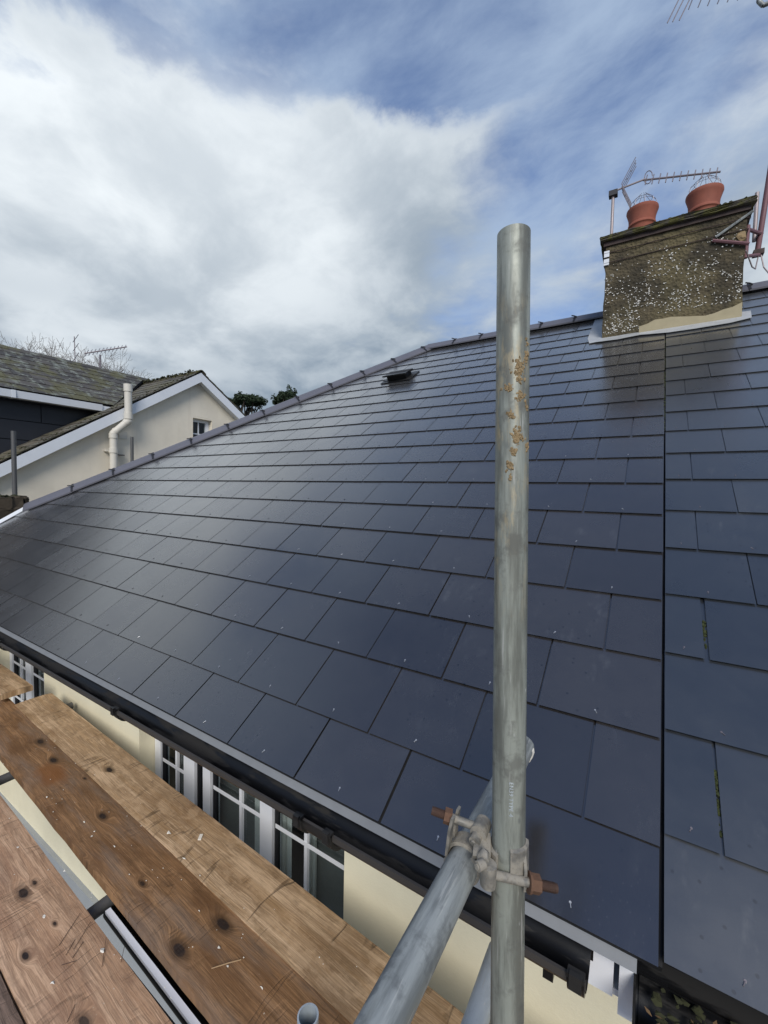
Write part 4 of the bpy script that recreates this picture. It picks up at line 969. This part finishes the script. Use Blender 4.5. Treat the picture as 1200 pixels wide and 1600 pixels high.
for sg in (-1, 1):   # forked lug either side of the bolt
    c0 = b0+bd*.043+Vector((.004, sg*.0115, .011)); q = b0+bd*.041+Vector((-.002, sg*.0115, -.010)); c1 = tc+Vector((-.0245, sg*.013, .004))
    plate(bm, c0, q, (0, 1, 0), .0050, .0062, .0042); plate(bm, q, c1, (0, 1, 0), .0062, .0080, .0042)
CP(bm_obj('lug', bm, 'coupler', None, True, 50))
bm = bmesh.new(); tube(bm, b0+Vector((0, -.014, 0)), b0+Vector((0, .014, 0)), .0125, 20); tube(bm, b0+Vector((-.002, -.024, -.006)), b0+Vector((-.002, -.012, -.004)), .0085, 18)
lump(bm, b0+Vector((.004, -.004, -.014)), .0115, 2, (.8, 1.1, 1), 2, .14)
CP(bm_obj('hinge_eye', bm, 'coupler', None, True, 40))
bm = bmesh.new(); tube(bm, b0+Vector((-.003, -.0265, -.007)), b0+Vector((-.003, -.024, -.006)), .0042, 14); CP(bm_obj('pin', bm, 'coupler', None, True, 40))
# connecting plate between the halves
pc = pole_at(.343)
bm = bmesh.new(); plate(bm, b0+Vector((.004, -.004, -.004)), Vector((.3620, -.266, .356)), (1, .55, 0), .0120, .0130, .007); CP(bm_obj('swivel_plate', bm, 'coupler', None, True, 50))
bm = bmesh.new(); arc_band(bm, pole_at(.345), pd, TRAD+.0003, TRAD+.0052, .017, -128, 128, (-.53, .85, 0)); CP(bm_obj('saddle', bm, 'coupler', None, True, 35))
bm = bmesh.new(); arc_band(bm, pole_at(.352), pd, TRAD+.0004, TRAD+.0048, .025, -34, 62, (.82, -.57, 0)); CP(bm_obj('strap', bm, 'coupler', None, True, 35))
b0, b1 = Vector((.376, -.276, .347)), Vector((.460, -.226, .329)); bd = (b1-b0).normalized()
bm = bmesh.new(); tube(bm, b0, b0+bd*.066, .0062, 14); CP(bm_obj('bolt', bm, 'coupler', None, True, 40))
bm = bmesh.new(); tube(bm, b0+bd*.064, b1, .0058, 14)
for i in range(12): tube(bm, b0+bd*(.072+i*.0021), b0+bd*(.073+i*.0021), .0065, 14)
CP(bm_obj('bolt_thread', bm, 'rust', None))
bm = bmesh.new(); hexprism(bm, b0+bd*.061, b0+bd*.074, .0122); tube(bm, b0+bd*.0575, b0+bd*.061, .0135, 18); CP(bm_obj('nut', bm, 'rust2', None))
bm = bmesh.new(); tube(bm, b0-Vector((0, 0, .016)), b0+Vector((0, 0, .014)), .0115, 20); lump(bm, b0+Vector((-.010, .008, .012)), .011, 5, (.9, .9, 1.2), 2, .12); CP(bm_obj('hinge_eye', bm, 'coupler', None, True, 40))
bm = bmesh.new(); q = b0+Vector((-.009, -.012, .017)); tube(bm, q+Vector((.004, .006, 0)), q+Vector((-.002, -.004, 0)), .0068, 16); tube(bm, q, q+Vector((-.003, -.006, 0)), .0042, 14); CP(bm_obj('pin', bm, 'coupler', None, True, 40))
bm = bmesh.new()
for sg in (-1, 1):
    c0 = b0+bd*.054+Vector((0, 0, sg*.0115)); c1 = pole_at(.352+sg*.014)+Vector((.024, -.006, 0)); plate(bm, c0, c1, (0, 0, 1), .0045, .0075, .0042)
CP(bm_obj('lug', bm, 'coupler', None, True, 50))
# rusty coupler on the lower tube, at the bottom edge
cq = empty('scaffold_coupler', (.285, -.13, -.2), 'dark rusty coupler on the pale low tube at the bottom edge', 'coupler')
bm = bmesh.new(); arc_band(bm, (.292, -.145, -.205), (0, 1, 0), TRAD+.0003, TRAD+.006, .022, -150, 150, (0, 0, 1)); rel(bm_obj('saddle', bm, 'brown_iron', None, True, 35), cq)
b0, b1 = Vector((.30, -.135, -.160)), Vector((.214, -.16, -.150)); bd = (b1-b0).normalized()
bm = bmesh.new(); tube(bm, b0, b1, .0062, 14); rel(bm_obj('bolt', bm, 'brown_iron', None, True, 40), cq)
bm = bmesh.new(); hexprism(bm, b0+bd*.050, b0+bd*.063, .0125); rel(bm_obj('nut', bm, 'rust', None), cq)
bm = bmesh.new(); tube(bm, b0-Vector((0, .014, 0)), b0+Vector((0, .014, 0)), .012, 18); rel(bm_obj('hinge_eye', bm, 'brown_iron', None, True, 40), cq)
bm = bmesh.new(); lump(bm, b0+bd*.03+Vector((0, 0, -.008)), .018, 4, (1, .9, 1), 2, .2); rel(bm_obj('lug', bm, 'brown_iron', None), cq)

# ------------------------------------------------------------------ scaffold boards
def board(a0, a1, w, top, m, label, side, group='scaffold boards', thick=.038, xs=None, rot=0, cup=.002, seed=1):
    """a0->a1 is the wall-side edge in plan, the board lies to 'side' of it (towards -Y)"""
    a0, a1 = Vector((*a0, top)), Vector((*a1, top)); L_ = (a1-a0).length; ang = math.atan2(a1.y-a0.y, a1.x-a0.x)
    bm = bmesh.new(); nx, ny = int(L_/.12), 6; r2 = random.Random(seed); top_v, bot_v = [], []
    for i in range(nx+1):
        wob = r2.gauss(0, .0007)
        row_t, row_b = [], []
        for j in range(ny+1):
            y = -w+w*j/ny+ (wob if j in (0, ny) else 0); zz = cup*math.cos(math.pi*(j/ny-.5)*1.0)+.0012*math.sin(i*.37+seed)
            ed = -.004 if j in (0, ny) else 0
            row_t.append(bm.verts.new((L_*i/nx, y, zz+ed))); row_b.append(bm.verts.new((L_*i/nx, y, -thick)))
        top_v.append(row_t); bot_v.append(row_b)
    for i in range(nx):
        for j in range(ny):
            bm.faces.new((top_v[i][j], top_v[i+1][j], top_v[i+1][j+1], top_v[i][j+1])); bm.faces.new((bot_v[i][j+1], bot_v[i+1][j+1], bot_v[i+1][j], bot_v[i][j]))
        for j in (0, ny): bm.faces.new((top_v[i][j], bot_v[i][j], bot_v[i+1][j], top_v[i+1][j]))
    for i in (0, nx):
        for j in range(ny): bm.faces.new((top_v[i][j], top_v[i][j+1], bot_v[i][j+1], bot_v[i][j]))
    o = bm_obj('scaffold_board', bm, m, None, True, 35); o.location = a0; o.rotation_euler = (0, rot, ang)
    return tag(o, label, 'board', group)
ZBd = -.685
board((-3.21, .456), (1.9, .235), .216, ZBd, 'wood_tan', 'tan scaffold board with saw dents nearest the cream wall', -1, seed=1)
board((-3.55, .262), (1.9, .018), .232, ZBd-.003, 'wood_brown', 'dark brown knotty scaffold board with an orange stain in the middle of the platform', -1, seed=2)
board((-3.1, -.098), (1.9, -.262), .240, ZBd, 'wood_pink', 'pale pinkish scaffold board with dark knots at the lower left', -1, seed=3)
board((-3.1, -.345), (1.9, -.509), .230, ZBd-.004, 'wood_grey', 'grey-brown scaffold board in the bottom left corner', -1, seed=4)
board((-5.9, .395), (-3.30, .375), .19, -.62, 'wood_tan', 'short pale board end far left in front of the window', -1, seed=6)
# loose bits on the boards
rr = random.Random(12); bm = bmesh.new()
def bpos(x, y, lift=.0): return Vector((x, y, ZBd+.003+lift))
for x, y, s in ((-1.23, .20, .0085), (-1.62, .02, .006), (-1.50, .0, .004), (-1.52, .02, .004), (-1.36, .03, .004), (-.63, .02, .004), (-.56, -.0, .0035), (-1.05, .16, .0055), (-1.7, -.2, .005), (-1.25, -.26, .006), (-.95, -.2, .007), (-.98, -.33, .005), (-1.4, -.14, .005), (-.42, .02, .004), (-.8, .06, .003), (-1.95, -.01, .004)):
    lump(bm, bpos(x, y), s, rr.random(), (1.3, .75, .35), 1, .7)
for i in range(70):
    x = rr.uniform(-2.6, -.1); y = rr.choice([rr.uniform(-.3, -.12), rr.uniform(-.06, .25)])
    lump(bm, bpos(x, y), rr.uniform(.0012, .0026), rr.random(), (1.2, .9, .6), 1, .3)
tag(bm_obj('plaster_crumbs', bm, 'chip', None), 'white plaster crumbs scattered over the scaffold boards', 'crumbs', None, 'stuff')
o = bm_obj('plaster_chip', boxes((-.015, .015, -.007, .007, 0, .004)), 'chip'); o.location = bpos(-1.09, .262, .001); o.rotation_euler = (0, 0, -.9); tag(o, 'flat white chip lying on the tan board', 'chip')
bm = bmesh.new(); path_tube(bm, [bpos(-.595, -.035, .003), bpos(-.56, .005, .005), bpos(-.535, .035, .003)], .0016, 6); tag(bm_obj('twig', bm, 'straw'), 'short dry twig lying on the brown board', 'twig')
bm = bmesh.new()
for (x, y, a, L_) in ((-1.12, -.23, 2.2, .11), (-1.05, -.255, 2.25, .05), (-1.02, -.245, 2.15, .05), (-.94, -.20, 2.6, .10), (-.88, -.17, 2.5, .05), (-.84, -.335, 2.3, .045), (-1.0, -.28, .9, .04), (-1.06, -.215, 2.2, .09)):
    c = bpos(x, y, .002); t = Vector((math.cos(a), math.sin(a), 0))*L_/2; tube(bm, c-t, c+t, .0008, 5)
tag(bm_obj('pine_needles', bm, 'rust', None), 'thin reddish pine needles lying on the pinkish board', 'needles', None, 'stuff')
# white strip seen in the board gap; black tube added to darken it
bm = bmesh.new(); tube(bm, (-1.22, -.050, -.825), (.35, -.122, -.825), .030, 20); tag(bm_obj('gap_darkener', bm, 'black_plastic', None, True, 40), 'black tube added lengthwise under the board gap to darken it', 'pipe')
o = bm_obj('white_pipe', boxes((-1.14, 1.5, -.009, .009, -.006, .006)), 'white_upvc'); o.location = (0, -.150, -.738); o.rotation_euler = (0, 0, -.045); tag(o, 'white plastic strip lying lengthwise under the board gap', 'strip')

# ------------------------------------------------------------------ distant trees
def branch(bm, p, d, r, L_, depth, rr, tips, spread=.6, gnarl=.25, seg=5, minr=.01, lift=.12):
    n = 3; q = Vector(p); dd = Vector(d).normalized()
    for i in range(n):
        dd = (dd+Vector((rr.gauss(0, gnarl), rr.gauss(0, gnarl), rr.gauss(0, gnarl)+lift))).normalized(); q2 = q+dd*L_/n; r2 = max(minr, r*.86)
        tube(bm, q, q2, r, seg, r2, cap=False); q, r = q2, r2
        if depth > 0 and i > 0:
            for _ in range(1 if rr.random() < .6 else 2):
                a = rr.uniform(0, 6.28); u_, v_, _w2 = frame_for(dd); nd = (dd*rr.uniform(.4, 1)+(u_*math.cos(a)+v_*math.sin(a))*spread*1.5).normalized()
                branch(bm, q, nd, r*.62, L_*rr.uniform(.55, .8), depth-1, rr, tips, spread, gnarl, max(3, seg-1), minr, lift)
    tips.append((q, depth))
    if depth > 0: branch(bm, q, dd, r*.75, L_*.7, depth-1, rr, tips, spread, gnarl, max(3, seg-1), minr, lift)
def needle_cloud(bm, clumps, rr, n, size):
    for (c, rad) in clumps:
        for _ in range(n):
            while True:
                v_ = Vector((rr.uniform(-1, 1), rr.uniform(-1, 1), rr.uniform(-1, 1)))
                if .15 < v_.length < 1: break
            q = Vector(c)+Vector((v_.x*rad[0], v_.y*rad[0], v_.z*rad[1])); s = size*rr.uniform(.5, 1.3)
            a = Vector((rr.gauss(0, 1), rr.gauss(0, 1), rr.gauss(0, .7))).normalized()*s; b = a.cross(Vector((rr.gauss(0, 1), rr.gauss(0, 1), rr.gauss(0, 1)))).normalized()*s*.55
            bm.faces.new([bm.verts.new(q-a), bm.verts.new(q+b), bm.verts.new(q+a), bm.verts.new(q-b)])
def pine(base, crown_c, rx, rz, label, seed, cl=38):
    rr = random.Random(seed); t = empty('pine_tree', base, label, 'tree', 'distant pine trees'); base, cc_ = Vector(base), Vector(crown_c)
    bm = bmesh.new(); fork = Vector((base.x+(cc_.x-base.x)*.7, base.y+(cc_.y-base.y)*.7, cc_.z-rz*3.0))
    tube(bm, base, fork, .38, 9, .26); clumps = []
    for i in range(cl):
        a = 2*math.pi*i/cl*2.4; rad = rx*math.sqrt((i+.5)/cl)*rr.uniform(.8, 1.05)
        c = cc_+Vector((math.cos(a)*rad, math.sin(a)*rad, rz*(.55*(1-(rad/rx)**2)+rr.uniform(-.55, .35))))
        clumps.append((c, (rx*rr.uniform(.10, .22), rz*rr.uniform(.12, .24))))
        if i % 2 == 0:
            mid = fork.lerp(c, .5)+Vector((rr.gauss(0, .35), rr.gauss(0, .35), -rz*.25)); tube(bm, fork, mid, .15, 6, .09, cap=False); tube(bm, mid, c, .09, 5, .04, cap=False)
    rel(bm_obj('trunk', bm, 'bark', None, True, 60), t)
    bm = bmesh.new(); needle_cloud(bm, clumps, rr, 330, .13)
    needle_cloud(bm, [(c+Vector((rr.gauss(0, .3), rr.gauss(0, .3), rr.gauss(0, .2))), (r_[0]*1.5, r_[1]*1.5)) for c, r_ in clumps], rr, 70, .12); o = rel(bm_obj('crown', bm, 'pine', None), t)
pine((-36.4, 29.6, GZ), (-36.5, 29.6, 9.9), 1.9, .95, 'flat-topped dark pine just right of the white gable', 5)
pine((-32.6, 32.0, GZ), (-32.8, 32.0, 10.1), 1.3, 1.3, 'rounder dark pine showing above the hip, right of the flat-topped one', 6, 34)
rr = random.Random(31)
bt = empty('bare_tree', (-46.5, 17.0, GZ), 'bare winter tree showing above the mossy slate ridge', 'tree')
bm = bmesh.new(); tips = []
tube(bm, (-46.5, 17.0, GZ), (-46.5, 17.2, 3.5), .42, 8, .34)
for i in range(9):
    a = -1.2+i*.62; branch(bm, (-46.5+.3*math.cos(a), 17.2+.3*math.sin(a), 3.0+rr.uniform(0, 1)), (math.cos(a)*.75, math.sin(a)*1.35, 1.0), .15, 4.0, 5, rr, tips, .6, .16, 5, .010, .08)
rel(bm_obj('crown', bm, 'twig', None), bt)
bpy.context.view_layer.update()
